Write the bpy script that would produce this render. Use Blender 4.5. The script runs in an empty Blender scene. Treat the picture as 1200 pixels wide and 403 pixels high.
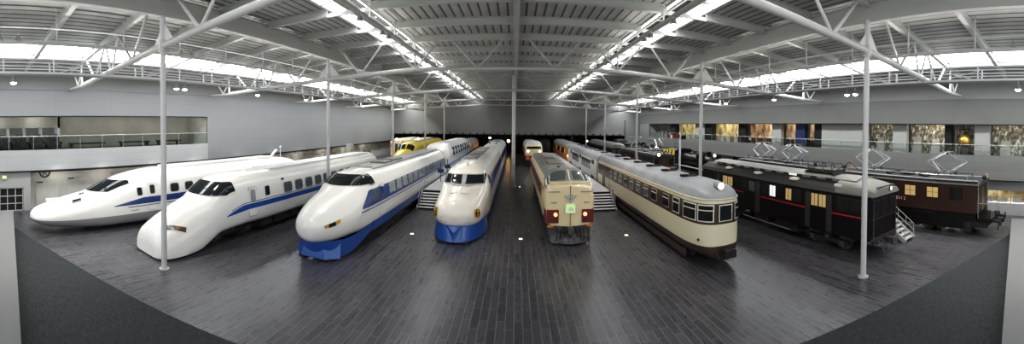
import bpy, math, random
from mathutils import Matrix, Vector
random.seed(7)
sc = bpy.context.scene
COL = sc.collection
pi = math.pi

# ------------------------------------------------------------------ materials
def mat(name, col, rough=.5, metal=0., emit=0., spec=.5, coat=0., ecol=None):
    m = bpy.data.materials.new(name); m.use_nodes = True
    b = m.node_tree.nodes['Principled BSDF']
    b.inputs['Base Color'].default_value = (*col, 1)
    b.inputs['Roughness'].default_value = rough
    b.inputs['Metallic'].default_value = metal
    b.inputs['Specular IOR Level'].default_value = spec
    b.inputs['Coat Weight'].default_value = coat
    b.inputs['Coat Roughness'].default_value = .08
    if emit:
        b.inputs['Emission Color'].default_value = (*(ecol or col), 1)
        b.inputs['Emission Strength'].default_value = emit
    return m

def noisy(name, c1, c2, scale=3., rough=.6, metal=0., stretch=(1, 1, 1), spec=.5, coat=0., bump=0.):
    m = mat(name, c1, rough, metal, spec=spec, coat=coat)
    nt = m.node_tree; N = nt.nodes; L = nt.links
    b = N['Principled BSDF']
    tc = N.new('ShaderNodeTexCoord'); mp = N.new('ShaderNodeMapping'); mp.inputs['Scale'].default_value = stretch
    no = N.new('ShaderNodeTexNoise'); no.inputs['Scale'].default_value = scale; no.inputs['Detail'].default_value = 4
    cr = N.new('ShaderNodeValToRGB'); cr.color_ramp.elements[0].position = .35; cr.color_ramp.elements[1].position = .65
    cr.color_ramp.elements[0].color = (*c1, 1); cr.color_ramp.elements[1].color = (*c2, 1)
    L.new(tc.outputs['Object'], mp.inputs['Vector']); L.new(mp.outputs[0], no.inputs['Vector'])
    L.new(no.outputs['Fac'], cr.inputs[0]); L.new(cr.outputs[0], b.inputs['Base Color'])
    if bump:
        bu = N.new('ShaderNodeBump'); bu.inputs['Strength'].default_value = bump
        L.new(no.outputs['Fac'], bu.inputs['Height']); L.new(bu.outputs[0], b.inputs['Normal'])
    return m

def floor_mat():
    m = mat('plank_floor', (.06, .06, .07), .3)
    nt = m.node_tree; N = nt.nodes; L = nt.links; b = N['Principled BSDF']
    tc = N.new('ShaderNodeTexCoord'); mp = N.new('ShaderNodeMapping'); mp.inputs['Rotation'].default_value = (0, 0, pi/2)
    br = N.new('ShaderNodeTexBrick')
    br.inputs['Scale'].default_value = 1; br.inputs['Brick Width'].default_value = 1.3; br.inputs['Row Height'].default_value = .3
    br.inputs['Mortar Size'].default_value = .012; br.inputs['Mortar Smooth'].default_value = .2
    br.inputs['Color1'].default_value = (.052, .052, .06, 1); br.inputs['Color2'].default_value = (.088, .086, .095, 1)
    br.inputs['Mortar'].default_value = (.19, .185, .19, 1); br.offset = .37; br.inputs['Bias'].default_value = 0
    no = N.new('ShaderNodeTexNoise'); no.inputs['Scale'].default_value = 1.4; no.inputs['Detail'].default_value = 5
    mp2 = N.new('ShaderNodeMapping'); mp2.inputs['Scale'].default_value = (6, .8, 1)
    mx = N.new('ShaderNodeMix'); mx.data_type = 'RGBA'; mx.blend_type = 'MULTIPLY'; mx.inputs[0].default_value = .3
    cr = N.new('ShaderNodeValToRGB'); cr.color_ramp.elements[0].color = (.55, .55, .55, 1); cr.color_ramp.elements[1].color = (1.35, 1.3, 1.3, 1)
    L.new(tc.outputs['Object'], mp.inputs[0]); L.new(mp.outputs[0], br.inputs['Vector'])
    L.new(tc.outputs['Object'], mp2.inputs[0]); L.new(mp2.outputs[0], no.inputs['Vector'])
    L.new(no.outputs['Fac'], cr.inputs[0]); L.new(br.outputs['Color'], mx.inputs[6]); L.new(cr.outputs[0], mx.inputs[7])
    L.new(mx.outputs[2], b.inputs['Base Color'])
    rr = N.new('ShaderNodeMapRange'); rr.inputs[3].default_value = .24; rr.inputs[4].default_value = .33
    L.new(no.outputs['Fac'], rr.inputs[0]); L.new(rr.outputs[0], b.inputs['Roughness'])
    bu = N.new('ShaderNodeBump'); bu.inputs['Strength'].default_value = .15; bu.invert = True
    L.new(br.outputs['Fac'], bu.inputs['Height']); L.new(bu.outputs[0], b.inputs['Normal'])
    return m

def carpet_mat():
    m = mat('carpet', (.03, .032, .034), .95, spec=.15)
    nt = m.node_tree; N = nt.nodes; L = nt.links; b = N['Principled BSDF']
    tc = N.new('ShaderNodeTexCoord'); mp = N.new('ShaderNodeMapping'); mp.inputs['Scale'].default_value = (1.2, 14, 1)
    no = N.new('ShaderNodeTexNoise'); no.inputs['Scale'].default_value = 2.2; no.inputs['Detail'].default_value = 6; no.inputs['Roughness'].default_value = .8
    cr = N.new('ShaderNodeValToRGB'); cr.color_ramp.elements[0].position = .35; cr.color_ramp.elements[1].position = .7
    cr.color_ramp.elements[0].color = (.026, .029, .03, 1); cr.color_ramp.elements[1].color = (.085, .09, .092, 1)
    L.new(tc.outputs['Object'], mp.inputs[0]); L.new(mp.outputs[0], no.inputs['Vector'])
    L.new(no.outputs['Fac'], cr.inputs[0]); L.new(cr.outputs[0], b.inputs['Base Color'])
    return m

def deck_mat():
    # corrugated steel roof deck: ribs run along the hall
    m = mat('roof_deck', (.4, .4, .38), .55, .2)
    nt = m.node_tree; N = nt.nodes; L = nt.links; b = N['Principled BSDF']
    tc = N.new('ShaderNodeTexCoord'); sx = N.new('ShaderNodeSeparateXYZ')
    ml = N.new('ShaderNodeMath'); ml.operation = 'MULTIPLY'; ml.inputs[1].default_value = 2.0
    fr = N.new('ShaderNodeMath'); fr.operation = 'FRACT'
    cr = N.new('ShaderNodeValToRGB'); e = cr.color_ramp.elements
    e[0].position = 0; e[0].color = (.1, .1, .1, 1); e[1].position = .12; e[1].color = (.2, .2, .19, 1)
    x = e.new(.2); x.color = (.66, .66, .63, 1); x = e.new(.9); x.color = (.56, .56, .53, 1); x = e.new(.97); x.color = (.1, .1, .1, 1)
    no = N.new('ShaderNodeTexNoise'); no.inputs['Scale'].default_value = .8
    mx = N.new('ShaderNodeMix'); mx.data_type = 'RGBA'; mx.blend_type = 'MULTIPLY'; mx.inputs[0].default_value = .5
    L.new(tc.outputs['Object'], sx.inputs[0]); L.new(sx.outputs['X'], ml.inputs[0]); L.new(ml.outputs[0], fr.inputs[0])
    L.new(fr.outputs[0], cr.inputs[0]); L.new(tc.outputs['Object'], no.inputs['Vector'])
    L.new(cr.outputs[0], mx.inputs[6]); L.new(no.outputs['Fac'], mx.inputs[7]); L.new(mx.outputs[2], b.inputs['Base Color'])
    return m

def panel_mat(name, c, seam, w=3.0, h=1.2):
    m = mat(name, c, .7)
    nt = m.node_tree; N = nt.nodes; L = nt.links; b = N['Principled BSDF']
    tc = N.new('ShaderNodeTexCoord'); sx = N.new('ShaderNodeSeparateXYZ'); ad = N.new('ShaderNodeMath'); cb = N.new('ShaderNodeCombineXYZ')
    L.new(tc.outputs['Object'], sx.inputs[0]); L.new(sx.outputs[0], ad.inputs[0]); L.new(sx.outputs[1], ad.inputs[1])
    L.new(ad.outputs[0], cb.inputs[0]); L.new(sx.outputs[2], cb.inputs[1])
    br = N.new('ShaderNodeTexBrick'); br.offset = 0; br.inputs['Scale'].default_value = 1
    br.inputs['Brick Width'].default_value = w; br.inputs['Row Height'].default_value = h; br.inputs['Mortar Size'].default_value = .012
    br.inputs['Color1'].default_value = (*c, 1); br.inputs['Color2'].default_value = (c[0]*.96, c[1]*.96, c[2]*.96, 1); br.inputs['Mortar'].default_value = (*seam, 1)
    L.new(cb.outputs[0], br.inputs['Vector']); L.new(br.outputs['Color'], b.inputs['Base Color'])
    return m

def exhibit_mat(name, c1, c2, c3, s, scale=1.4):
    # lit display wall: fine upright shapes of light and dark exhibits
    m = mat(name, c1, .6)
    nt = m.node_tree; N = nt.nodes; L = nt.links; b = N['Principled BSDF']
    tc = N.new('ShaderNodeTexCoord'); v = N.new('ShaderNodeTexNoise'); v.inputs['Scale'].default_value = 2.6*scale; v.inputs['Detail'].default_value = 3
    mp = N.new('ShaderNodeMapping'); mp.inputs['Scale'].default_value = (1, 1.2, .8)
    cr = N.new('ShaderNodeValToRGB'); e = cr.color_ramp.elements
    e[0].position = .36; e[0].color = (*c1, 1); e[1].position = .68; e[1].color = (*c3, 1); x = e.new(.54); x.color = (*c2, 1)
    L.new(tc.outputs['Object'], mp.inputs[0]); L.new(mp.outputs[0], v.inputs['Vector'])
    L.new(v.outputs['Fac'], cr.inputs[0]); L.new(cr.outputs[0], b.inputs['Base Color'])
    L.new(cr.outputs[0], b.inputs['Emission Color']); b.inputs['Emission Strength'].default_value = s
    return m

M = {
 'floor': floor_mat(), 'carpet': carpet_mat(), 'deck': deck_mat(),
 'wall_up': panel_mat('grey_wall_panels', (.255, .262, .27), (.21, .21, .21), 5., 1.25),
 'wall_top': mat('wall_top_band', (.24, .24, .24), .7),
 'wall_back': panel_mat('back_wall_panels', (.24, .24, .235), (.2, .2, .2), 3., .8),
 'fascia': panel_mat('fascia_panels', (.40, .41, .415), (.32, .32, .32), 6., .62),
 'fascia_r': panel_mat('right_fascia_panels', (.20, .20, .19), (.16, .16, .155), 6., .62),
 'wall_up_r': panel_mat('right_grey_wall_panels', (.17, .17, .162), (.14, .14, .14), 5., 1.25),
 'low_white': noisy('lower_white_wall', (.38, .37, .34), (.5, .49, .46), .6, .6),
 'low_white_plain': mat('lower_wall_paint', (.36, .36, .35), .6),
 'mural': noisy('mural_panel', (.62, .59, .54), (.30, .28, .25), 1.2, .7, stretch=(1, .5, 2)),
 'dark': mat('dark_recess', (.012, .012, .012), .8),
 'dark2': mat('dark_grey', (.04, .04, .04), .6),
 'steel': mat('grey_painted_steel', (.50, .505, .48), .5),
 'steel_l': mat('light_painted_steel', (.44, .44, .42), .45),
 'steel_w': mat('white_painted_steel', (.78, .79, .8), .4),
 'steel_d': mat('darker_grey_steel', (.30, .30, .28), .5),  # plain darker grey steel paint
 'pole': mat('white_pole_paint', (.52, .52, .51), .4),
 'sky': mat('skylight_panel', (1, 1, 1), .5, emit=15., ecol=(.95, .98, 1)),
 'sky2': mat('skylight_strip', (1, 1, 1), .5, emit=9., ecol=(.95, .98, 1)),
 'bulb': mat('lamp_light', (1, .97, .9), .5, emit=22.),
 'warm': mat('warm_lamp_light', (1, .6, .25), .5, emit=14.),
 'hlamp': mat('headlamp_lit', (1, .85, .6), .3, emit=1.6),
 'hdim': mat('headlamp_amber', (.9, .6, .25), .3, emit=.6, ecol=(1, .7, .35)),
 'band_blue': mat('window_band_blue', (.015, .05, .22), .3, coat=.3),
 'bronze': mat('bronze_lamp_glass', (.16, .11, .05), .2, .3),
 'white': mat('train_white', (.80, .79, .76), .28, coat=.5),
 'white_c': mat('train_ivory', (.80, .755, .68), .3, coat=.5),
 'roofw': noisy('roof_light_grey', (.56, .57, .57), (.64, .65, .65), .8, .5),
 'roofs': noisy('roof_silver_grey', (.28, .295, .31), (.34, .355, .37), .8, .42),
 'roofg': noisy('roof_grey', (.18, .175, .16), (.23, .222, .205), .8, .55),
 'blue': mat('train_blue', (.018, .095, .35), .3, coat=.4),
 'navy': mat('train_navy', (.02, .05, .2), .3, coat=.4),
 'lowgrey': mat('skirt_grey', (.27, .27, .28), .4),
 'cream': mat('train_cream', (.72, .6, .38), .38, coat=.3),
 'cream2': mat('train_pale_cream', (.74, .68, .5), .35, coat=.3),
 'brown': mat('train_brown', (.06, .036, .024), .35, coat=.3),
 'maroon': mat('loco_brown', (.042, .017, .012), .42, coat=.1),
 'black': mat('train_black', (.008, .007, .007), .4, spec=.3),
 'redline': mat('train_red_line', (.5, .02, .03), .4),
 'red': mat('train_red', (.2, .012, .012), .4),
 'orange': mat('train_orange', (.6, .2, .04), .4),
 'yellow': mat('train_yellow', (.75, .55, .03), .35, coat=.3),
 'under': noisy('underframe_black', (.012, .012, .012), (.035, .033, .03), 3., .6),
 'undergrey': noisy('coupler_grey', (.05, .05, .05), (.13, .13, .13), 5., .5, .3),
 'glass': mat('dark_window_glass', (.018, .022, .024), .1, spec=.25),
 'glass_g': mat('grey_window_glass', (.10, .12, .125), .08, coat=.3),
 'glass_l': mat('pale_window_glass', (.32, .35, .34), .1),
 'glass_b': mat('blue_window_glass', (.03, .06, .12), .1),
 'glass_y': mat('lit_window', (.5, .36, .17), .4, emit=.16, ecol=(1, .72, .3)),
 'glass_w': mat('bright_window', (.8, .85, .85), .4, emit=.6),
 'frame_w': mat('white_window_frame', (.75, .72, .62), .4),
 'frame_g': mat('grey_window_frame', (.35, .36, .36), .4),
 'metal': mat('bare_metal', (.45, .46, .47), .3, .7),
 'gold': mat('brass', (.7, .45, .12), .3, .8),
 'green': mat('lit_green_sign', (.5, .75, .3), .4, emit=.35),
 'stair_w': mat('stair_white', (.75, .76, .78), .4),
 'deck_w': noisy('platform_surface', (.5, .51, .53), (.58, .59, .6), 2., .5),
 'rubber': mat('black_rubber', (.015, .015, .015), .7),
 'parapet': mat('low_wall_white', (.2, .2, .197), .7, spec=.2),
 'grey_panel': mat('balcony_partition', (.38, .38, .355), .7),
 'inner': noisy('balcony_inner_wall', (.40, .40, .36), (.56, .54, .48), .35, .8),
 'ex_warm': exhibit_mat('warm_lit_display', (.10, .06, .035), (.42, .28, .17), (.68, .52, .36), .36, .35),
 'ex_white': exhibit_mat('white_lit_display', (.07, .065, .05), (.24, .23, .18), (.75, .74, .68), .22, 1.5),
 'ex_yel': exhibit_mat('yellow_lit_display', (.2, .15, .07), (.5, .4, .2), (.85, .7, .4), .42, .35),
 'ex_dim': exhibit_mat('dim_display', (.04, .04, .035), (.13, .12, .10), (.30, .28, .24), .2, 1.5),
 'bluepanel': mat('blue_partition', (.02, .03, .1), .5),
}

def clear_glass():
    m = bpy.data.materials.new('clear_rail_glass'); m.use_nodes = True
    nt = m.node_tree; N = nt.nodes; L = nt.links; N.remove(N['Principled BSDF'])
    t = N.new('ShaderNodeBsdfTransparent'); t.inputs[0].default_value = (.92, .945, .935, 1)
    g = N.new('ShaderNodeBsdfGlossy'); g.inputs['Roughness'].default_value = .05; g.inputs[0].default_value = (.9, .95, .92, 1)
    x = N.new('ShaderNodeMixShader'); x.inputs[0].default_value = .03
    L.new(t.outputs[0], x.inputs[1]); L.new(g.outputs[0], x.inputs[2]); L.new(x.outputs[0], N['Material Output'].inputs[0])
    return m
M['clear'] = clear_glass()

# ------------------------------------------------------------------ mesh builder
class MB:
    def __init__(s): s.v = []; s.f = []; s.m = []; s.mats = []
    def mi(s, m):
        if m not in s.mats: s.mats.append(m)
        return s.mats.index(m)
    def poly(s, pts, m):
        b = len(s.v); s.v += [tuple(p) for p in pts]; s.f.append(tuple(range(b, b+len(pts)))); s.m.append(s.mi(m)); return s
    def box(s, x0, x1, y0, y1, z0, z1, m):
        b = len(s.v); i = s.mi(m)
        s.v += [(x0,y0,z0),(x1,y0,z0),(x1,y1,z0),(x0,y1,z0),(x0,y0,z1),(x1,y0,z1),(x1,y1,z1),(x0,y1,z1)]
        for q in ((0,3,2,1),(4,5,6,7),(0,1,5,4),(1,2,6,5),(2,3,7,6),(3,0,4,7)): s.f.append(tuple(b+k for k in q)); s.m.append(i)
        return s
    def bar(s, p, q, w, h, m):
        p = Vector(p); q = Vector(q); d = (q-p).normalized(); up = Vector((0,0,1)) if abs(d.z) < .95 else Vector((1,0,0))
        a = d.cross(up).normalized()*w/2; c = a.cross(d).normalized()*h/2
        b = len(s.v); i = s.mi(m)
        for e in (p, q): s.v += [tuple(e-a-c), tuple(e+a-c), tuple(e+a+c), tuple(e-a+c)]
        for f in ((0,1,2,3),(7,6,5,4),(0,4,5,1),(1,5,6,2),(2,6,7,3),(3,7,4,0)): s.f.append(tuple(b+k for k in f)); s.m.append(i)
        return s
    def tube(s, p, q, r, m, n=8, r2=None):
        p = Vector(p); q = Vector(q); d = (q-p).normalized(); up = Vector((0,0,1)) if abs(d.z) < .95 else Vector((1,0,0))
        a = d.cross(up).normalized(); c = a.cross(d).normalized(); r2 = r if r2 is None else r2
        b = len(s.v); i = s.mi(m)
        for e, rr in ((p, r), (q, r2)):
            for k in range(n):
                t = 2*pi*k/n; s.v.append(tuple(e+(a*math.cos(t)+c*math.sin(t))*rr))
        for k in range(n): s.f.append((b+k, b+(k+1)%n, b+n+(k+1)%n, b+n+k)); s.m.append(i)
        s.f.append(tuple(b+k for k in range(n))[::-1]); s.m.append(i); s.f.append(tuple(b+n+k for k in range(n))); s.m.append(i)
        return s
    def path(s, pts, r, m, n=6):
        for a, b in zip(pts, pts[1:]): s.tube(a, b, r, m, n)
        return s
    def prism(s, prof, y0, y1, m, axis='y'):
        # prof: (x,z) outline, extruded along y
        b = len(s.v); n = len(prof); i = s.mi(m)
        for y in (y0, y1):
            for x, z in prof: s.v.append((x, y, z) if axis == 'y' else (y, x, z))
        for k in range(n): s.f.append((b+k, b+(k+1)%n, b+n+(k+1)%n, b+n+k)); s.m.append(i)
        s.f.append(tuple(b+k for k in range(n))[::-1]); s.m.append(i); s.f.append(tuple(b+n+k for k in range(n))); s.m.append(i)
        return s
    def grid(s, rows, m, closed=False):
        b = len(s.v); nr = len(rows); nc = len(rows[0]); i = s.mi(m) if not callable(m) else None
        for r in rows: s.v += [tuple(p) for p in r]
        for a in range(nr-1):
            for c in range(nc if closed else nc-1):
                d = (c+1) % nc
                q = (b+a*nc+c, b+a*nc+d, b+(a+1)*nc+d, b+(a+1)*nc+c)
                s.f.append(q)
                if i is None:
                    ce = [sum(s.v[k][j] for k in q)/4 for j in range(3)]; s.m.append(s.mi(m(*ce)))
                else: s.m.append(i)
        return s
    def ball(s, c, r, m, n=10, sz=1.):
        rows = []
        for a in range(n//2+1):
            t = pi*a/(n//2)
            rows.append([(c[0]+r*math.sin(t)*math.cos(2*pi*k/n), c[1]+r*math.sin(t)*math.sin(2*pi*k/n), c[2]+r*sz*math.cos(t)) for k in range(n)])
        return s.grid(rows, m, True)
    def build(s, name, parent=None, smooth=False, label=None, kind=None, merge=False):
        me = bpy.data.meshes.new(name); me.from_pydata(s.v, [], s.f)
        for m in s.mats: me.materials.append(M[m])
        me.polygons.foreach_set('material_index', s.m)
        if merge or smooth:
            import bmesh
            bm = bmesh.new(); bm.from_mesh(me)
            if merge: bmesh.ops.remove_doubles(bm, verts=bm.verts, dist=1e-4)
            if smooth:
                for f in bm.faces: f.smooth = True
                for e in bm.edges:
                    if len(e.link_faces) == 2 and e.calc_face_angle(0) > math.radians(38): e.smooth = False
            bm.to_mesh(me); bm.free()
        me.update()
        o = bpy.data.objects.new(name, me); COL.objects.link(o)
        if parent is not None: o.parent = parent
        if label: o['label'] = label
        if kind: o['kind'] = kind
        return o

def thing(name, label, cat, loc=(0,0,0), rz=0., group=None):
    o = bpy.data.objects.new(name, None); COL.objects.link(o); o.location = loc; o.rotation_euler = (0, 0, rz)
    o.empty_display_size = .3
    o['label'] = label; o['category'] = cat
    if group: o['group'] = group
    return o
def tag(o, label, cat, group=None):
    o['label'] = label; o['category'] = cat
    if group: o['group'] = group
    return o
def struct(mb, name): return mb.build(name, kind='structure')
def dup(root, loc, rz=None, label=None, group=None):
    r = root.copy(); COL.objects.link(r); r.location = loc
    if rz is not None: r.rotation_euler = (0, 0, rz)
    if label: r['label'] = label
    if group: r['group'] = group
    for ch in list(root.children):
        c = ch.copy(); COL.objects.link(c); c.parent = r
        for g in list(ch.children):
            d = g.copy(); COL.objects.link(d); d.parent = c
    return r

# ------------------------------------------------------------------ camera (cylindrical panorama, as the photograph)
F, CX, YC = 415.9, 604.3, 152.54
cd = bpy.data.cameras.new('camera'); cam = bpy.data.objects.new('camera', cd); COL.objects.link(cam)
cd.type = 'PANO'; cd.panorama_type = 'CENTRAL_CYLINDRICAL'
cd.central_cylindrical_range_u_min = -CX/F; cd.central_cylindrical_range_u_max = (1200-CX)/F
cd.central_cylindrical_range_v_min = -(403-YC)/F; cd.central_cylindrical_range_v_max = YC/F
cd.central_cylindrical_radius = 1.0
cd.clip_start = .1; cd.clip_end = 300
cam.location = (0, 0, 6.8)
cam.rotation_euler = (Matrix.Rotation(-.014, 3, 'X') @ Matrix.Rotation(pi/2, 3, 'X') @ Matrix.Rotation(.0096, 3, 'Z')).to_euler()
sc.camera = cam

# ------------------------------------------------------------------ room shell
WX, RX, BY, Y0, HB = -27.8, 28.0, 78.0, -3.0, 4.7
ROWS = [9.1, 23.9, 38.7, 53.5, 68.3]
def deckz(x):
    x = abs(x)
    return 12.95 if x < 13.9 else 12.95 - (x-13.9)*(1.45/14.1)
struct(MB().box(WX-4, RX+4, Y0, 97, -.3, 0, 'floor'), 'floor')
cp = MB()
cp.prism([(-27.7, 2.1), (-27.7, 2.6), (0, 9.64), (27.9, 3.1), (27.9, 2.1), (27.9, -2.9), (-27.7, -2.9)], 0.0, .012, 'carpet')
for i, v in enumerate(cp.v): cp.v[i] = (v[0], v[2], v[1])      # lay it down
cpo = cp.build('carpet'); tag(cpo, 'dark charcoal carpet laid over the near floor up to the diagonal edges', 'carpet')

# left wall: solid above, balcony opening, fascia, recessed lower wall
lw = MB()
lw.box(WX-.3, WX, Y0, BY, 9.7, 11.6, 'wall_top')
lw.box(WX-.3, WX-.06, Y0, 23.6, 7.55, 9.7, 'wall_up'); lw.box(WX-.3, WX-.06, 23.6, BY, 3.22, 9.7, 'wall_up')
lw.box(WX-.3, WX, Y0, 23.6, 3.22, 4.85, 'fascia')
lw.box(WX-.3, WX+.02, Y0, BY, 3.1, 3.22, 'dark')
lw.box(WX-1.0, WX-.8, 5.1, BY, 0, 3.22, 'low_white')
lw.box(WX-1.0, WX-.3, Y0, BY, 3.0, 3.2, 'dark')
lw.box(WX-.4, WX-.2, Y0, 3.2, 0, 3.1, 'low_white_plain'); lw.box(WX-.4, WX-.2, 5.15, 5.75, 0, 3.1, 'low_white_plain')
lw.box(WX-.4, WX-.2, 3.2, 5.15, 1.86, 3.1, 'low_white_plain')
lw.box(WX-1.0, WX-.4, 5.7, 5.75, 0, 3.1, 'low_white_plain')
struct(lw, 'wall_left')
# balcony interior left
bl = MB()
bl.box(WX-4, WX-.3, Y0, 24, 4.6, 4.78, 'dark2'); bl.box(WX-3.6, WX-3.4, 8.9, 24, 4.78, 7.6, 'inner')
bl.box(WX-2.6, WX-2.4, Y0, 8.9, 6.6, 7.6, 'inner'); bl.box(WX-3.6, WX-3.4, Y0, 8.9, 4.78, 6.6, 'grey_panel')
bl.box(WX-3.6, WX-2.4, 8.7, 8.9, 4.78, 7.6, 'steel_w'); bl.box(WX-4, WX-.3, Y0, 24, 7.6, 7.7, 'steel_d')
bl.box(WX-4, WX-.3, 23.6, 23.8, 4.78, 7.6, 'inner')
struct(bl, 'wall_left_balcony')
struct(MB().box(WX-.2, WX-.02, Y0, 23.6, 7.5, 7.58, 'dark'), 'trim_1')
# right wall
rw = MB()
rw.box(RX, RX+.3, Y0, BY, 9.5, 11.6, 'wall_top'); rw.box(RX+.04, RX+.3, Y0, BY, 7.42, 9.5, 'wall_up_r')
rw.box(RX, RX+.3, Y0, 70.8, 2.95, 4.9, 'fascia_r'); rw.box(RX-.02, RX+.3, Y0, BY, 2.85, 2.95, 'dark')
rw.box(RX-.05, RX+.3, 70.8, BY, 0, 7.42, 'wall_back')
rw.box(RX+.8, RX+1, 30.5, 37.5, 0, 2.9, 'low_white_plain'); rw.box(RX+.8, RX+1, 41, BY, 0, 2.9, 'low_white_plain')
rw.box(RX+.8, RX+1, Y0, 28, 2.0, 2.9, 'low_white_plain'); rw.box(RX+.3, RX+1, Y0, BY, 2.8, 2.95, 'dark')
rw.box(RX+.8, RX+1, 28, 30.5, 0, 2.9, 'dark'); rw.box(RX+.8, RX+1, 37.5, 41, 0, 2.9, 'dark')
rw.box(RX+.8, RX+1, Y0, 28, 0, .95, 'low_white_plain')
struct(rw, 'wall_right')
br = MB()
br.box(RX+.3, RX+5, Y0, 71, 4.65, 4.8, 'dark2'); br.box(RX+.3, RX+5, Y0, 71, 7.45, 7.55, 'dark2')
br.box(RX+4.8, RX+5, Y0, 71, 4.8, 7.5, 'grey_panel'); br.box(RX+.3, RX+5, 70.8, 71, 4.8, 7.5, 'grey_panel')
struct(br, 'wall_right_balcony')
struct(MB().box(RX-.02, RX+.25, Y0, 70.8, 7.36, 7.44, 'dark'), 'trim_2')
# back wall with dark annex under it
bw = MB()
bw.box(WX-.3, RX+.3, BY, BY+.3, HB, 9.9, 'wall_back'); bw.box(WX-.3, RX+.3, BY, BY+.3, 9.9, 12.95, 'wall_top')
bw.box(24.6, 28, BY-1.2, BY, 0, 8.2, 'wall_back')
struct(bw, 'wall_back')
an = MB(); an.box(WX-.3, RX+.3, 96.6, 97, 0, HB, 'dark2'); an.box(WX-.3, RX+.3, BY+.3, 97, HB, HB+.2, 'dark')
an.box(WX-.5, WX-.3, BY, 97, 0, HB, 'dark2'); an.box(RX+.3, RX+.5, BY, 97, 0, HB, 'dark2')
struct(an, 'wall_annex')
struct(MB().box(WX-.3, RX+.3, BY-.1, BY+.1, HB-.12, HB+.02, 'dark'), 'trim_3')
# low white walls at both sides of the near floor
def low_wall(name, pts):
    m = MB()
    for z0, z1, mt, off in ((0, .5, 'steel_d', .0), (.5, .62, 'parapet', .04)):
        b = len(m.v); n = len(pts); i = m.mi(mt)
        cx = sum(p[0] for p in pts)/n; cy = sum(p[1] for p in pts)/n
        for z in (z0, z1):
            for x, y in pts: m.v.append((x, y+(off if y > 0 else 0), z))
        for k in range(n): m.f.append((b+k, b+(k+1)%n, b+n+(k+1)%n, b+n+k)); m.m.append(i)
        m.f.append(tuple(b+k for k in range(n))[::-1]); m.m.append(i); m.f.append(tuple(b+n+k for k in range(n))); m.m.append(m.mi('parapet'))
    return struct(m, name)
low_wall('wall_front_left', [(-25.7, 3.9), (-25.7, -1.2), (-7.0, -1.2), (-7.0, 1.25)])
low_wall('wall_front_right', [(7.0, -1.2), (25.3, -1.2), (25.3, 4.3), (7.0, 1.45)])

# ceiling deck with raised monitors and luminous rooflight panels
ce = MB()
def dk(x0, x1, mt='deck', dz=0):
    z0, z1 = deckz(x0)+dz, deckz(x1)+dz
    ce.poly([(x0, Y0, z0), (x1, Y0, z1), (x1, BY+.3, z1), (x0, BY+.3, z0)], mt)
    ce.poly([(x0, Y0, z0+.1), (x1, Y0, z1+.1), (x1, BY+.3, z1+.1), (x0, BY+.3, z0+.1)], mt)
for s in (-1, 1):
    xs = [0, 6.3]; dk(*sorted((0, s*7.4))); dk(*sorted((s*9.7, s*13.9))); dk(*sorted((s*13.9, s*22.6))); dk(*sorted((s*24.5, s*28.3)))
    ce.box(min(s*7.4, s*9.0), max(s*7.4, s*9.0), Y0, BY, 13.5, 13.6, 'dark2')
    ce.box(min(s*7.35, s*7.45), max(s*7.35, s*7.45), Y0, BY, 12.9, 13.6, 'steel'); ce.box(min(s*9.6, s*9.7), max(s*9.6, s*9.7), Y0, BY, 12.9, 13.6, 'steel')
struct(ce, 'ceiling')
wi = 1
for s in (-1, 1):
    for (a, b, dz, mt) in ((22.6, 24.5, 0, 'sky'), (9.0, 9.55, .0, 'sky2'), (7.46, 7.66, .0, 'sky2')):
        x0, x1 = sorted((s*a, s*b)); m = MB()
        z0, z1 = deckz(x0)+dz, deckz(x1)+dz
        m.poly([(x0, Y0, z0), (x1, Y0, z1), (x1, BY, z1), (x0, BY, z0)][::-1], mt)
        struct(m, 'window_%d' % wi); wi += 1
# frames of the rooflights and grey pipes hung in the monitors
SIDE = {-1: 'left', 1: 'right'}
for s in (-1, 1):
    m = MB()
    y = Y0
    while y < BY:
        x0, x1 = sorted((s*8.96, s*9.6)); m.box(x0, x1, y, y+.12, 12.86, 12.99, 'steel'); y += 1.85
    struct(m, 'trim_%d' % (5 if s < 0 else 6))
    d = thing('ventilation_duct', 'long dark grey duct run inside the %s ceiling slot' % SIDE[s], 'duct', (s*8.35, 0, 12.9))
    MB().box(-.35, .0, Y0, BY, 0, .4, 'dark2').build('duct_body', d)
    MB().tube((.28*1, Y0, .05), (.28, BY, .05), .07, 'steel_l', 8).build('pipe', d)
    for k in range(21): MB().box(-.65, .65, k*3.7, k*3.7+.08, -.12, -.04, 'steel').build('hanger', d)

# ------------------------------------------------------------------ roof steel
# transverse roof beams, one I-beam each bay line
def ibeam(m, p, q, w, h, mt):
    # p,q top centre line
    p = Vector(p); q = Vector(q)
    m.bar(p-Vector((0,0,.02)), q-Vector((0,0,.02)), w, .04, mt); m.bar(p-Vector((0,0,h-.02)), q-Vector((0,0,h-.02)), w, .04, mt)
    m.bar(p-Vector((0,0,h/2)), q-Vector((0,0,h/2)), .04, h-.04, mt)
k = 0; y = 1.7
while y < BY-1:
    main = any(abs(y-r) < .1 for r in ROWS)
    b = MB()
    h = .42
    for a, c in ((-27.7, -13.9), (-13.9, -9.7), (-7.4, 7.4), (9.7, 13.9), (13.9, 27.8)):
        ibeam(b, (a, y, deckz(a)), (c, y, deckz(c)), .28, h, 'steel')
    b.box(-9.7, -7.4, y-.06, y+.06, 12.5, 12.7, 'steel'); b.box(7.4, 9.7, y-.06, y+.06, 12.5, 12.7, 'steel')
    o = b.build('roof_beam'); tag(o, 'grey steel roof beam crossing under the corrugated ceiling', 'beam', 'transverse roof beams')
    y += 3.7; k += 1
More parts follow.
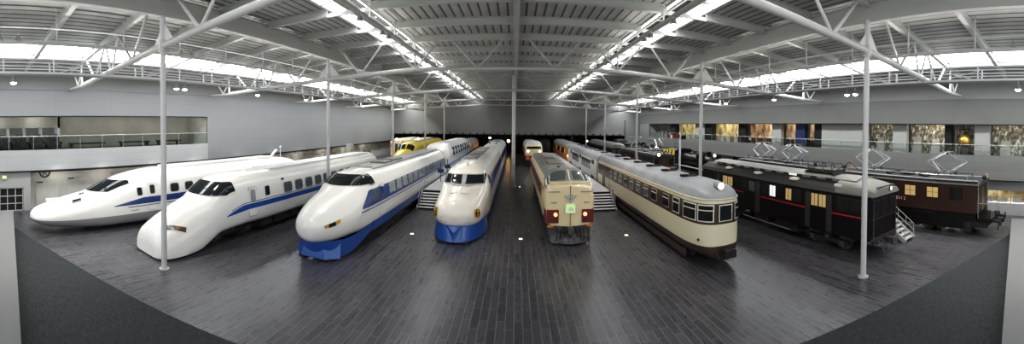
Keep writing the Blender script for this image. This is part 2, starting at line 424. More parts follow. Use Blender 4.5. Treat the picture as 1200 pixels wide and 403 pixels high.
for x, nm in ((-13.9, 'left'), (0, 'middle'), (13.9, 'right')):
    b = MB(); h = .95 if x else .5
    ibeam(b, (x, Y0, 12.75 if x else 12.8), (x, BY, 12.75 if x else 12.8), .32, h, 'steel')
    o = b.build('roof_girder'); tag(o, ('deep grey longitudinal roof girder above the %s row of columns' % nm) if x else 'grey ridge beam running down the middle of the ceiling', 'girder')
for x, nm in ((-24.6, 'left'), (24.6, 'right')):
    b = MB(); ibeam(b, (x, Y0, deckz(x)-.05), (x, BY, deckz(x)-.05), .2, .25, 'steel_d')
    o = b.build('roof_purlin'); tag(o, 'thin grey purlin along the outer edge of the %s rooflight' % nm, 'beam')

# trusses
def chz(x, row=1):
    x = abs(x)
    return 11.4-.067*max(x, 5) if row == 0 else 10.97-.05*max(x, 7)
ords = ['nearest', 'second', 'third', 'fourth', 'farthest']
for i, y in enumerate(ROWS):
    t = thing('roof_truss', '%s tubular steel truss across the hall, resting on the %s columns' % (ords[i], ords[i]), 'truss', (0, y, 0))
    xs = [-25, -14, -7, 7, 14, 25] if i else [-25, -14, -5, 5, 14, 25]
    m = MB()
    for a, b in zip(xs, xs[1:]): m.tube((a, 0, chz(a, i)), (b, 0, chz(b, i)), .165 if abs(a+b) > 1 else .12, 'steel_l', 10)
    m.build('bottom_chord', t, smooth=True)
    nodes = [-25, -19.6, -16.8, -13.9, -10.4, -7.2, -3.6, 0, 3.6, 7.2, 10.4, 13.9, 16.8, 19.6, 25]
    bot = [(-22.3), (-17), (-11.2), (-7), (-2.6), (2.6), (7), (11.2), (17), (22.3)]
    for bx in bot:
        for dx in (-1.7, 1.7):
            MB().tube((bx, 0, chz(bx, i)), (bx+dx, 0, deckz(bx+dx)-.42), .075, 'steel_l', 8).build('diagonal', t)
    for bx in (-7, 7, -25, 25):
        MB().tube((bx, 0, chz(bx, i)), (bx, 0, deckz(bx)-.4), .06, 'steel_l', 8).build('hanger', t)
    for sx in (-1, 1):
        g = MB(); g.poly([(sx*13.9, -.02, 10.5), (sx*12.9, -.02, 10.5), (sx*13.8, -.02, 11.5)], 'steel').poly([(sx*13.9, .02, 10.5), (sx*14.9, .02, 10.4), (sx*14, .02, 11.5)], 'steel')
        g.build('gusset_plate', t)

# columns
for i, y in enumerate(ROWS):
    for s in (-1, 1):
        x = 13.85*s - .1
        near = {(-1, 0): 'tall white steel column standing in front of the blunt nosed white train at left',
                (1, 0): 'tall white steel column standing in front of the black railcar at right'}
        lb = near.get((s, i), 'white steel column, %s in the %s row of the hall' % (ords[i], SIDE[s]))
        t = thing('steel_column', lb, 'column', (x, y, 0))
        MB().tube((0, 0, 0), (0, 0, 11.9), .135, 'pole', 20).build('shaft', t, smooth=True)
        MB().tube((0, 0, 0), (0, 0, .04), .24, 'steel_l', 20).build('base_plate', t)
        MB().tube((0, 0, 10.2), (0, 0, 10.75), .2, 'steel_l', 16).build('collar', t, smooth=True)
t = thing('steel_column', 'white steel column standing alone in the middle aisle', 'column', (-.22, 39.4, 0))
MB().tube((0, 0, 0), (0, 0, 12.3), .2, 'pole', 20).build('shaft', t, smooth=True)
MB().tube((0, 0, 0), (0, 0, .05), .4, 'steel_l', 20).build('base_plate', t)
t = thing('steel_column', 'short white column in the dark annex beyond the back wall, right of the middle aisle', 'column', (13.6, 85, 0))
MB().tube((0, 0, 0), (0, 0, 4.7), .3, 'pole', 16).build('shaft', t, smooth=True)

# catwalks by the side rooflights
for s in (-1, 1):
    t = thing('catwalk', 'white railed steel catwalk hung along the %s side skylight' % SIDE[s], 'catwalk', (s*20.3, 0, 0))
    m = MB(); m.box(-.9, -.05, Y0, BY-1, 9.86, 9.92, 'steel_d') if s < 0 else m.box(.05, .9, Y0, BY-1, 9.86, 9.92, 'steel_d')
    m.box(-.05, .05, Y0, BY-1, 9.84, 9.96, 'steel_w')
    m.build('walkway', t)
    out = -s*1.0
    for xx in (0, s*1.0):
        for z in (10.28, 10.68):
            MB().tube((xx, Y0, z), (xx, BY-1, z), .04, 'steel_w', 6).build('rail', t)
        for j in range(27):
            yy = 2.65+3*j-3
            if yy < BY-2 and not (xx and j % 2): MB().box(xx-.04, xx+.04, yy-.04, yy+.04, 9.9, 10.75 if not xx else 10.7, 'steel_w').build('post', t)
    for j in range(0, 26, 2):
        yy = 2.65+3*j-3
        m = MB(); m.tube((s*1.0, yy, 9.95), (s*1.0, yy+3, 10.7), .02, 'steel_w', 5); m.tube((s*1.0, yy, 10.7), (s*1.0, yy+3, 9.95), .02, 'steel_w', 5)
        m.build('cross_brace', t)
    # V hangers from roof to the catwalk at each truss row
    for y in ROWS:
        m = MB()
        for dx in (-.9, .9): m.bar((0, y+.3, 9.95), (dx*1.1, y+.3, deckz(20)-.1), .1, .1, 'steel_w')
        m.build('hanger', t)

# light rails (cable trays with rails) and their spotlights
def light_rail(x, z, nm, upper=.7):
    t = thing('light_rail', 'grey cable tray and rail carrying spotlights, %s' % nm, 'rail', (x, 0, z))
    MB().box(-.12, .12, Y0, BY-1, -.06, .06, 'steel').build('tray', t)
    MB().tube((.15, Y0, upper), (.15, BY-1, upper), .045, 'steel', 6).build('top_rail', t)
    m = MB()
    yy = 1.2
    while yy < BY-2:
        MB().box(-.03, .03, yy-.03, yy+.03, 0, deckz(x)-z-.1, 'steel').build('hanger', t); yy += 3.7
    return t
light_rail(-17.0, 10.85, 'high beside the left row of columns'); light_rail(17.0, 10.85, 'high beside the right row of columns')
light_rail(-7.0, 11.9, 'left of the ridge beam', .5); light_rail(7.0, 11.9, 'right of the ridge beam', .5)

def make_spot(label, grp):
    t = thing('spotlight', label, 'lamp', (0, 0, 0), group=grp)
    MB().tube((0, 0, .02), (0, 0, .3), .025, 'steel_d', 6).build('stem', t)
    rows = []
    for r, z in ((.05, .05), (.09, .0), (.16, -.16), (.2, -.26)): rows.append([(r*math.cos(2*pi*k/14), r*math.sin(2*pi*k/14), z) for k in range(14)])
    MB().grid(rows, 'metal', True).build('lamp_shade', t, smooth=True)
    MB().ball((0, 0, -.26), .17, 'bulb', 12, .6).build('bulb', t, smooth=True)
    return t
first = True; proto = {}
spots = []
for s in (-1, 1):
    for yy in (2.1, 3.0, 12.6, 13.4, 20.2, 27.6, 35.0, 42.4, 49.8, 57.2): spots.append((s*17.3, yy, 11.2, 'spotlights under the %s column-side light rail' % SIDE[s], 'metal spotlight hanging under the %s side light rail' % SIDE[s]))
    for yy in (14.2, 16.9, 17.8, 24.8, 25.6, 32.2, 39.6, 40.4, 47, 54.4, 61.8): spots.append((s*6.7, yy, 11.55, 'spotlights under the %s inner light rail' % SIDE[s], 'metal spotlight hanging under the light rail %s of the ridge beam' % SIDE[s]))
    for yy in (3.2, 14.3, 15.0, 22.7, 30.1, 44.0): spots.append((s*20.2, yy, 9.55, 'spotlights under the %s catwalk' % SIDE[s], 'small spotlight hanging below the white %s catwalk' % SIDE[s]))
for x, y, z, g, lb in spots:
    if first: p0 = make_spot(lb, g); p0.location = (x, y, z); first = False
    else: dup(p0, (x, y, z), label=lb, group=g)
# small dark spotlights along the lower edge of the back wall
p1 = None
for i in range(34):
    x = -25.2+i*1.52
    if p1 is None:
        p1 = thing('track_spotlight', 'small black spotlight fixed along the bottom edge of the back wall', 'lamp', (x, BY-.35, HB+.05), group='black spotlights along the back wall')
        MB().box(-.04, .04, 0, .3, .1, .16, 'dark').build('bracket', p1); MB().tube((0, 0, .3), (0, -.12, -.1), .13, 'dark', 8).build('lamp_body', p1)
    else: dup(p1, (x, BY-.35, HB+.05))

# wall trusses ends (brackets on the side walls below the catwalk)
for s in (-1, 1):
    for i, y in enumerate(ROWS[:4]):
        wx = WX if s < 0 else RX
        t = thing('wall_bracket', 'grey triangulated bracket on the %s wall carrying the %s roof truss' % (SIDE[s], ords[i]), 'bracket', (wx, y, 0))
        m = MB(); m.bar((-s*.05, 0, 9.75), (-s*2.9, 0, 9.75), .16, .14, 'steel'); m.build('arm', t)
        m = MB(); m.bar((-s*2.0, 0, 9.8), (-s*2.6, 0, 10.6), .1, .1, 'steel'); m.bar((-s*2.0, 0, 9.8), (-s*1.3, 0, 10.6), .1, .1, 'steel'); m.bar((-s*2.85, 0, 9.75), (-s*2.85, 0, 10.6), .12, .12, 'steel'); m.build('brace', t)

# ------------------------------------------------------------------ balcony rails
def rail(x, y0, y1, z0, z1, lb, step=2.0):
    t = thing('glass_railing', lb, 'railing', (x, y0, z0))
    MB().box(-.012, .012, 0, y1-y0, 0, z1-z0-.05, 'clear').build('glass_panel', t)
    MB().tube((0, 0, z1-z0), (0, y1-y0, z1-z0), .03, 'metal', 8).build('handrail', t)
    n = int((y1-y0)/step)
    for i in range(n+1): MB().box(-.03, .03, i*step-.02, i*step+.02, 0, z1-z0, 'metal').build('post', t)
rail(WX-.15, Y0+3, 23.5, 4.85, 5.95, 'glass balcony railing with thin metal posts on the left wall')
rail(RX+.15, Y0+3, 70.5, 4.9, 5.75, 'glass balcony railing with thin metal posts on the right wall', 2.4)

# left balcony: display seats and benches
def seat_set(y, lb):
    t = thing('train_seat', lb, 'seat', (WX-1.3, y, 4.78), group=None)
    MB().box(-.4, .35, -.62, .62, .12, .48, 'dark').build('seat_base', t)
    MB().box(-.5, -.3, -.62, -.05, .45, 1.05, 'dark2').build('backrest', t); MB().box(-.5, -.3, .05, .62, .45, 1.05, 'dark2').build('backrest', t)
    MB().box(-.36, .3, -.68, -.6, .4, .66, 'dark').build('armrest', t); MB().box(-.36, .3, .6, .68, .4, .66, 'dark').build('armrest', t)
    MB().box(-.2, .1, -.3, .3, .9, 1.3, 'dark2').build('headrest', t); MB().box(-.3, .2, -.4, .4, 0, .12, 'dark').build('foot', t)
for y, nm in ((3.6, 'leftmost, by the frame edge'), (5.05, 'second from the left'), (6.55, 'third from the left'), (8.0, 'rightmost, by the white partition')):
    seat_set(y, 'black double seat on the left balcony, %s' % nm)
    m = MB(); m.box(WX-3.3, WX-2.9, y+.6, y+.85, 4.78, 6.6, 'steel_w'); tag(m.build('partition_fin'), 'narrow white upright panel beside the black balcony seats', 'panel', 'white panels between balcony seats')
for y, L_, nm in ((9.4, 3.2, 'nearest the seats'), (14.2, 3.0, 'in the middle of the opening'), (18.2, 2.6, 'at the far end of the opening')):
    t = thing('bench', 'long low black bench on the left balcony, %s' % nm, 'bench', (WX-1.2, y, 4.78))
    MB().box(-.3, .3, 0, L_, .38, .52, 'dark').build('seat', t); MB().box(-.25, .25, .1, .25, 0, .38, 'dark2').build('leg', t); MB().box(-.25, .25, L_-.25, L_-.1, 0, .38, 'dark2').build('leg', t)
# left lower wall fittings
t = thing('door_1', '', 'door'); del t['label']; del t['category']; t['kind'] = 'structure'
m = MB(); m.box(WX-.38, WX-.32, 3.2, 5.15, 0, 1.86, 'dark'); m.build('door_leaf', t)
m = MB()
for yy in (3.25, 3.85, 4.5, 5.1): m.box(WX-.31, WX-.27, yy-.03, yy+.03, 0, 1.84, 'steel')
for zz in (.03, .6, 1.2, 1.82): m.box(WX-.31, WX-.27, 3.22, 5.13, zz-.03, zz+.03, 'steel')
m.build('door_grille', t)
t = thing('exit_sign', 'small lit exit sign box on the left wall above the gridded door', 'sign', (WX-.12, 3.6, 2.6))
MB().box(-.05, .05, -.2, .2, 0, .3, 'low_white_plain').build('sign_box', t); MB().box(.05, .06, -.17, .17, .03, .27, 'green').build('sign_face', t)
t = thing('wheel_exhibit', 'black wheel hung under the left balcony fascia', 'wheel', (WX-.1, 6.9, 3.05))
m = MB()
pts = [(.0, .42*math.cos(a), .42*math.sin(a)) for a in [2*pi*k/20 for k in range(21)]]
m.path(pts, .06, 'dark', 6); m.build('rim', t, smooth=True)
m = MB()
for k in range(6): m.tube((0, 0, 0), (0, .4*math.cos(k*pi/3), .4*math.sin(k*pi/3)), .03, 'dark', 5)
m.build('spokes', t)
for y, w, z0, z1, nm in ((6.3, 1.9, .1, 2.2, 'nearest the door'), (9.0, 2.2, .1, 2.4, 'above the long-nosed train')):
    t = thing('display_board', 'white display board on the lower left wall, %s' % nm, 'board', (WX-.72, y, 0))
    MB().box(-.06, .0, 0, w, z0, z1, 'low_white').build('board', t); MB().box(0, .03, .1, .6, z1-.12, z1-.02, 'dark2').build('caption', t)
t = thing('display_table', 'low white sloping table of exhibits behind the long-nosed train', 'table', (WX+.6, 6.9, 0))
m = MB(); m.prism([(-.5, 0), (.5, 0), (.5, .55), (-.5, .95)], 0, 3.0, 'steel_w'); m.build('body', t)
for i in range(4): MB().box(-.2, .1, .3+i*.7, .6+i*.7, .84, .87, 'dark2').build('plaque', t)
for i, (y, w) in enumerate(((13, 7), (21, 8), (30.5, 9), (41, 8), (50, 8), (59.5, 8))):
    m = MB(); m.box(WX-.8, WX-.72, y, y+w, .5, 2.95, 'mural'); tag(m.build('mural_panel'), 'weathered beige mural panel on the lower left wall, %s from the near end' % ['first', 'second', 'third', 'fourth', 'fifth', 'sixth'][i], 'panel')
# grey machinery displayed by the left wall
t = thing('machine_exhibit', 'pale grey wheeled machine exhibit by the left wall beyond the rounded train end', 'machine', (-25.0, 49.5, 0))
MB().box(-1.2, 1.2, -1.6, 1.6, 0, .3, 'steel_d').build('plinth', t); MB().box(-.5, .5, -1.2, 1.2, .3, 1.6, 'frame_g').build('frame', t)
MB().box(-.35, .35, -.5, .7, 1.6, 3.7, 'low_white').build('tower', t); MB().tube((-.6, .9, 1.7), (.6, .9, 1.7), .5, 'frame_g', 16).build('drum', t)
for k in (-1, 1): MB().tube((-.6, k*1.0, .75), (.6, k*1.0, .75), .42, 'steel_d', 16).build('wheel', t)
for (x, y, nm) in ((-25.5, 44, 'left of the pale machine'), (-25.4, 57, 'beyond the pale machine')):
    t = thing('bogie_exhibit', 'dark bogie on show by the left wall, %s' % nm, 'bogie', (x, y, 0))
    MB().box(-.9, .9, -1.6, 1.6, .5, .95, 'under').build('frame', t)
    for k in (-1, 1):
        for q in (-1, 1): MB().tube((q*.72, k, .43), (q*.6, k, .43), .43, 'steel_d', 16).build('wheel', t)
    MB().box(-.6, .6, -.4, .4, .95, 2.4, 'ex_dim').build('casing', t)

# right balcony: lit rooms and partitions, from near to far (y ranges on the wall plane)
bays = [(1, 4.2, 'ex_white', 'display_case', 'lit display of pale models behind glass at the right end of the balcony'),
        (4.2, 6.7, 'ex_white', 'display_case', 'lit display of pale models beside the nearest grey partition'),
        (6.7, 8.0, 'grey_panel', 'partition', 'grey partition between the pale models and the golden disc'),
        (8.0, 10.0, 'ex_dim', 'display_case', 'dim display alcove behind the golden disc'),
        (10.0, 10.6, 'dark', 'partition', 'narrow black pier beside the golden disc'),
        (10.6, 14.2, 'ex_white', 'display_case', 'display with a bright model left of the narrow black pier'),
        (14.2, 15.6, 'grey_panel', 'partition', 'grey partition above the near brown locomotive'),
        (15.6, 18.4, 'ex_white', 'display_case', 'lit display of white models just right of the right column'),
        (18.4, 24.0, 'grey_panel', 'partition', 'wide plain grey partition behind the right column'),
        (24.0, 25.0, 'dark', 'partition', 'black pier left of the wide grey partition'),
        (25.0, 26.4, 'ex_warm', 'display_case', 'narrow warm lit display between two dark piers'),
        (26.4, 27.8, 'bluepanel', 'partition', 'navy blue partition on the right balcony'),
        (27.8, 30.2, 'ex_warm', 'display_case', 'warm lit display with small figures left of the navy partition'),
        (30.2, 31.8, 'grey_panel', 'partition', 'grey partition left of the small warm display'),
        (31.8, 37.0, 'ex_warm', 'display_case', 'orange lit display with tables in the middle of the balcony'),
        (37.0, 38.6, 'dark', 'partition', 'black pier right of the orange dining display'),
        (38.6, 45.5, 'ex_yel', 'display_case', 'glowing golden room seen left of the black pier'),
        (45.5, 47.5, 'dark', 'partition', 'black pier above the black steam locomotive'),
        (47.5, 50.5, 'grey_panel', 'partition', 'grey partition above the steam locomotive'),
        (50.5, 58, 'ex_yel', 'display_case', 'yellow lit display behind the semaphore signal'),
        (58, 60, 'dark', 'partition', 'far black pier left of the semaphore signal'),
        (60, 70.6, 'ex_dim', 'display_case', 'dim grey display at the far end of the balcony')]
for y0, y1, mt, nm, lb in bays:
    sc_ = (RX+1.5)/RX
    x0 = RX+1.4 if nm == 'display_case' else RX+.6
    f = x0/RX
    t = thing(nm, lb, 'display' if nm == 'display_case' else 'partition', (x0, y0*f, 4.8))
    L_ = (y1-y0)*f
    if nm == 'partition':
        tt = MB().box(0, .5, 0, L_, 0, 2.65, mt).build('panel', t)
    else:
        MB().box(.9, 1.0, 0, L_, 0, 2.65, mt).build('backdrop', t)
        n = max(1, int(L_/1.6))
        for i in range(n):
            yy = (i+.5)*L_/n
            MB().box(.2, .6, yy-.45, yy+.45, 0, .75, 'grey_panel' if mt != 'ex_warm' else 'brown').build('plinth', t)
            if mt == 'ex_white': MB().box(.25, .5, yy-.35, yy+.35, .8, 1.3+.2*(i % 2), 'frame_w').build('model', t)
            elif mt in ('ex_warm', 'ex_yel'): MB().tube((.35, yy, .75), (.35, yy, 1.15), .14, 'frame_w', 8).build('model', t)
            else: MB().box(.25, .5, yy-.2, yy+.3, .75, 1.2, 'frame_g').build('model', t)
        MB().box(.4, .8, L_*.15, L_*.85, 2.6, 2.64, 'hlamp' if mt != 'ex_dim' else 'frame_w').build('ceiling_light', t)
t = thing('golden_disc', 'large golden globe shaped exhibit on the right balcony', 'exhibit', (RX+.95, 9.1, 4.8))
MB().ball((0, 0, 1.25), .55, 'gold', 20).build('disc', t, smooth=True); MB().box(-.2, .2, -.4, .4, 0, .7, 'dark2').build('stand', t)
m = MB(); m.box(-.1, .1, -.5, .5, 2.2, 2.28, 'dark'); m.tube((0, 0, 2.2), (0, 0, 1.8), .03, 'dark', 6); m.build('hanger', t)
# lower right lit window
t = thing('window_11', '', 'x'); del t['label']; del t['category']; t['kind'] = 'structure'
MB().box(RX+1.6, RX+1.7, Y0+2, 9.0, .95, 2.0, 'ex_yel').build('backdrop', t)
m = MB()
for i in range(8): m.box(RX+.85, RX+.9, .4+i*1.15, .46+i*1.15, .95, 2.0, 'steel')
m.box(RX+.85, RX+.9, 0, 9, 1.45, 1.5, 'steel'); m.build('window_frame', t)
for i in range(6):
    m = MB(); m.box(RX+1.1, RX+1.4, 1.8+i*1.2, 2.5+i*1.2, 1.0, 1.3+.1*(i % 3), 'frame_w')
    tag(m.build('display_model'), 'small white model on the shelf of the low lit window at right', 'model', 'models in the low lit window')

# ------------------------------------------------------------------ lofted car bodies
def pchip(xs, ys):
    n = len(xs); h = [xs[i+1]-xs[i] for i in range(n-1)]; d = [(ys[i+1]-ys[i])/h[i] for i in range(n-1)]
    m = [0]*n; m[0] = d[0]; m[-1] = d[-1]
    for i in range(1, n-1):
        if d[i-1]*d[i] <= 0: m[i] = 0
        else:
            w1 = 2*h[i]+h[i-1]; w2 = h[i]+2*h[i-1]; m[i] = (w1+w2)/(w1/d[i-1]+w2/d[i])
    def f(x):
        if x <= xs[0]: return ys[0]
        if x >= xs[-1]: return ys[-1]
        i = 0
        while x > xs[i+1]: i += 1
        t = (x-xs[i])/h[i]
        return (ys[i]*(2*t**3-3*t*t+1)+h[i]*m[i]*(t**3-2*t*t+t)+ys[i+1]*(-2*t**3+3*t*t)+h[i]*m[i+1]*(t**3-t*t))
    return f
class Body:
    # keys: (u, half width, z bottom, z top, z of max width, upper exponent, lower exponent)
    def __init__(s, keys, L, mirror_end=False):
        if mirror_end:
            keys = keys + [(L-k[0],)+k[1:] for k in keys[::-1] if L-k[0] > keys[-1][0]]
        elif keys[-1][0] < L: keys = keys + [(L,)+keys[-1][1:]]
        xs = [k[0] for k in keys]; s.fs = [pchip(xs, [k[i] for k in keys]) for i in range(1, 7)]; s.L = L; s.xs = xs
    def P(s, u): return [f(u) for f in s.fs]
    def pt(s, u, phi, off=0.):
        w, zb, zt, zc, nu, nl = s.P(u)
        side = 1 if phi <= 90 else -1
        a = math.radians(phi if side > 0 else 180-phi)
        c = max(0, math.cos(a)); sn = math.sin(a)
        if sn >= 0: p = (side*w*c**(2/nu), u, zc+(zt-zc)*sn**(2/nu))
        else: p = (side*w*c**(2/nl), u, zc-(zc-zb)*(-sn)**(2/nl))
        if off:
            e = .02; q = s.pt(u+e, phi); q0 = s.pt(max(0.01, u-e), phi); r = s.pt(u, phi+.5); r0 = s.pt(u, phi-.5)
            n = (Vector(q)-Vector(q0)).cross(Vector(r)-Vector(r0))
            if n.length < 1e-9: n = Vector((0, -1, 0))
            n.normalize()
            ctr = Vector((0, u+.6, zc)); 
            if n.dot(Vector(p)-ctr) < 0: n = -n
            p = tuple(Vector(p)+n*off)
        return p
    def phi(s, u, z, side=1):
        w, zb, zt, zc, nu, nl = s.P(u)
        if z >= zc: t = min(1, (z-zc)/max(1e-6, zt-zc)); a = math.degrees(math.asin(min(1, t**(nu/2))))
        else: t = min(1, (zc-z)/max(1e-6, zc-zb)); a = -math.degrees(math.asin(min(1, t**(nl/2))))
        return a if side > 0 else 180-a
    def mesh(s, us, cuts, mats, nsub=5):
        mb = MB(); rows = []
        for u in us:
            ring = [-90]; a0 = -90
            for c in list(cuts)+[None]:
                a1 = s.phi(u, c) if c is not None else 90
                k = nsub if c is not None else 12
                ring += [a0+(a1-a0)*(i+1)/k for i in range(k)]; a0 = a1
            rows.append([s.pt(u, a) for a in ring]+[s.pt(u, 180-a) for a in ring[::-1][1:-1]])
        seg = len(cuts)*nsub
        n = len(rows[0]); b = 0
        for r in rows: mb.v += r
        half = len(cuts)*nsub+12
        def mi(c):
            c = c if c < half else n-1-c
            k = min(len(cuts), c//nsub); return mats[k]
        for a in range(len(rows)-1):
            for c in range(n):
                d = (c+1) % n
                mb.f.append((a*n+c, a*n+d, (a+1)*n+d, (a+1)*n+c)); mb.m.append(mb.mi(mi(c)))
        # end caps as strips between the two sides (keep the colour bands)
        for a, fl in ((0, 1), (len(rows)-1, 0)):
            for c in range(half):
                e = (n-c) % n; g = (n-c-1) % n
                q = (a*n+c, a*n+c+1, a*n+g, a*n+e)
                q = tuple(dict.fromkeys(q))
                if len(q) > 2: mb.f.append(q if fl else q[::-1]); mb.m.append(mb.mi(mi(c)))
        return mb
    def patch(s, mb, c, m, off=.012, nu=8, nv=8, bulge=0., bulge_b=0.):
        # c: four (u,phi): front-right, front-left, back-left, back-right
        rows = []
        for i in range(nu+1):
            a = i/nu; r = []
            for j in range(nv+1):
                b = j/nv
                u = (c[0][0]*(1-b)+c[1][0]*b)*(1-a)+(c[3][0]*(1-b)+c[2][0]*b)*a
                p = (c[0][1]*(1-b)+c[1][1]*b)*(1-a)+(c[3][1]*(1-b)+c[2][1]*b)*a
                u -= 4*b*(1-b)*(bulge*(1-a)+bulge_b*a)
                r.append(s.pt(max(.01, u), p, off))
            rows.append(r)
        mb.grid(rows, m); return mb
    def u_at(s, phi, z, lo, hi):
        for _ in range(30):
            mid = (lo+hi)/2
            if s.pt(mid, phi)[2] < z: lo = mid
            else: hi = mid
        return (lo+hi)/2
    def screen(s, parent, p0, p1, z0, z1, ub, m='glass', name='windscreen', off=.018, umin=.5, n=24, nr=8, gap=.12, bb=0., e=0.):
        rows = []
        for i in range(nr+1):
            r = []
            for j in range(n+1):
                p = p0+(p1-p0)*j/n
                ubp = min(s.u_at(p, z1, umin, ub+1.5), ub)-bb*math.sin(math.radians(p))
                uf = min(s.u_at(p, z0, umin, ub+1.5), ubp-gap)
                r.append(s.pt(uf+(ubp-uf)*i/nr, p, off))
            rows.append(r)
        return MB().grid(rows, m).build(name, parent, smooth=True)
    def win(s, parent, u0, u1, z0, z1, side, glass='glass', frame='frame_g', fr=.05, name='window', r=.08, off=.012):
        mb = MB()
        def outline(e, o):
            rr = r+e; pts = []
            for cx, cz, a0 in ((u1+e-rr, z1+e-rr, 0), (u0-e+rr, z1+e-rr, 90), (u0-e+rr, z0-e+rr, 180), (u1+e-rr, z0-e+rr, 270)):
                for k in range(4):
                    a = math.radians(a0+30*k); u = cx+rr*math.cos(a); z = cz+rr*math.sin(a)
                    x = s.pt(u, s.phi(u, z, 1))[0]
                    pts.append((side*(x+o), u, z))
            return pts if side < 0 else pts[::-1]
        if frame: mb.poly(outline(fr, off), frame)
        mb.poly(outline(0, off+.008), glass)
        return mb.build(name, parent)
    def stripe(s, parent, u0, u1, zlo, zhi, side, m, name='stripe', off=.008, n=60, nz=3):
        rows = []
        for i in range(n+1):
            u = u0+(u1-u0)*i/n
            a, b = (zlo(u) if callable(zlo) else zlo), (zhi(u) if callable(zhi) else zhi)
            rows.append([s.pt(u, s.phi(u, a+(b-a)*j/nz, side), off) for j in range(nz+1)])
        return MB().grid(rows, m).build(name, parent, smooth=True)

def us_for(L, nose, step_n=.12, step=1.6, both=False):
    us = [0.0, .01, .03, .06, .1, .15, .2, .27, .35, .44, .54, .65]; u = .78
    while u < nose: us.append(u); u += max(min(step_n, .09), u*.018)
    if both:
        e = L-nose
        mid = [nose+(e-nose)*i/8 for i in range(9)]
        return us+mid+[L-x for x in us[::-1]]
    n = max(2, int((L-nose)/step))
    return us+[nose+(L-nose)*i/n for i in range(n+1)]

def bogie(parent, y, zt=.9, wr=.43, wb=1.25, half=1.0):
    t = MB(); 
    for s in (-1, 1): t.box(s*half-.06, s*half+.06, y-wb-.5, y+wb+.5, .38, .62, 'under')
    t.box(-half, half, y-.3, y+.3, .4, zt, 'under')
    for s in (-1, 1):
        for q in (-1, 1): t.box(s*half-.12, s*half+.12, y+q*wb-.18, y+q*wb+.18, .28, .58, 'undergrey')
        t.ball((s*half, y, .62), .16, 'undergrey', 8)
    b = t.build('bogie', parent)
    for q in (-1, 1):
        m = MB()
        for s in (-1, 1): m.tube((s*.76, y+q*wb, wr), (s*.64, y+q*wb, wr), wr, 'undergrey', 18)
        m.tube((-.7, y+q*wb, wr), (.7, y+q*wb, wr), .08, 'under', 8)
        m.build('wheelset', b)
    return b
def underframe(parent, y0, y1, z0=.35, z1=.95, half=1.25, seed=1):
    r = random.Random(seed); m = MB(); m.box(-half*.75, half*.75, y0, y1, z1-.2, z1+.1, 'under')
    y = y0+2.9+.3
    while y < y1-4.2:
        w = r.uniform(.8, 2.2)
        m.box(-half, half, y, min(y+w, y1-3.4), z0+r.uniform(0, .12), z1, 'under'); y += w+r.uniform(.15, .4)
    m.build('underframe', parent)

def skirt_ring(parent, top, bot, z0, z1, m, name='skirt', rise=None):
    # top, bot: outline points (x,y) open curve from right rear round the nose to left rear
    k = 6; rows = []
    def zz(y, t):
        lo, hi = z0, z1
        if rise:
            f = max(0, min(1, (y-rise[0])/(rise[1]-rise[0]))); f = f*f*(3-2*f); lo += (rise[2]-z0)*f; hi += (rise[3]-z1)*f
        return lo+(hi-lo)*t
    for i in range(k+1):
        t = i/k; rows.append([(bx*(1-t)+tx*t, by*(1-t)+ty*t, zz(by*(1-t)+ty*t, t)) for (tx, ty), (bx, by) in zip(top, bot)])
    mb = MB().grid(rows, m)
    return mb.build(name, parent, smooth=True)

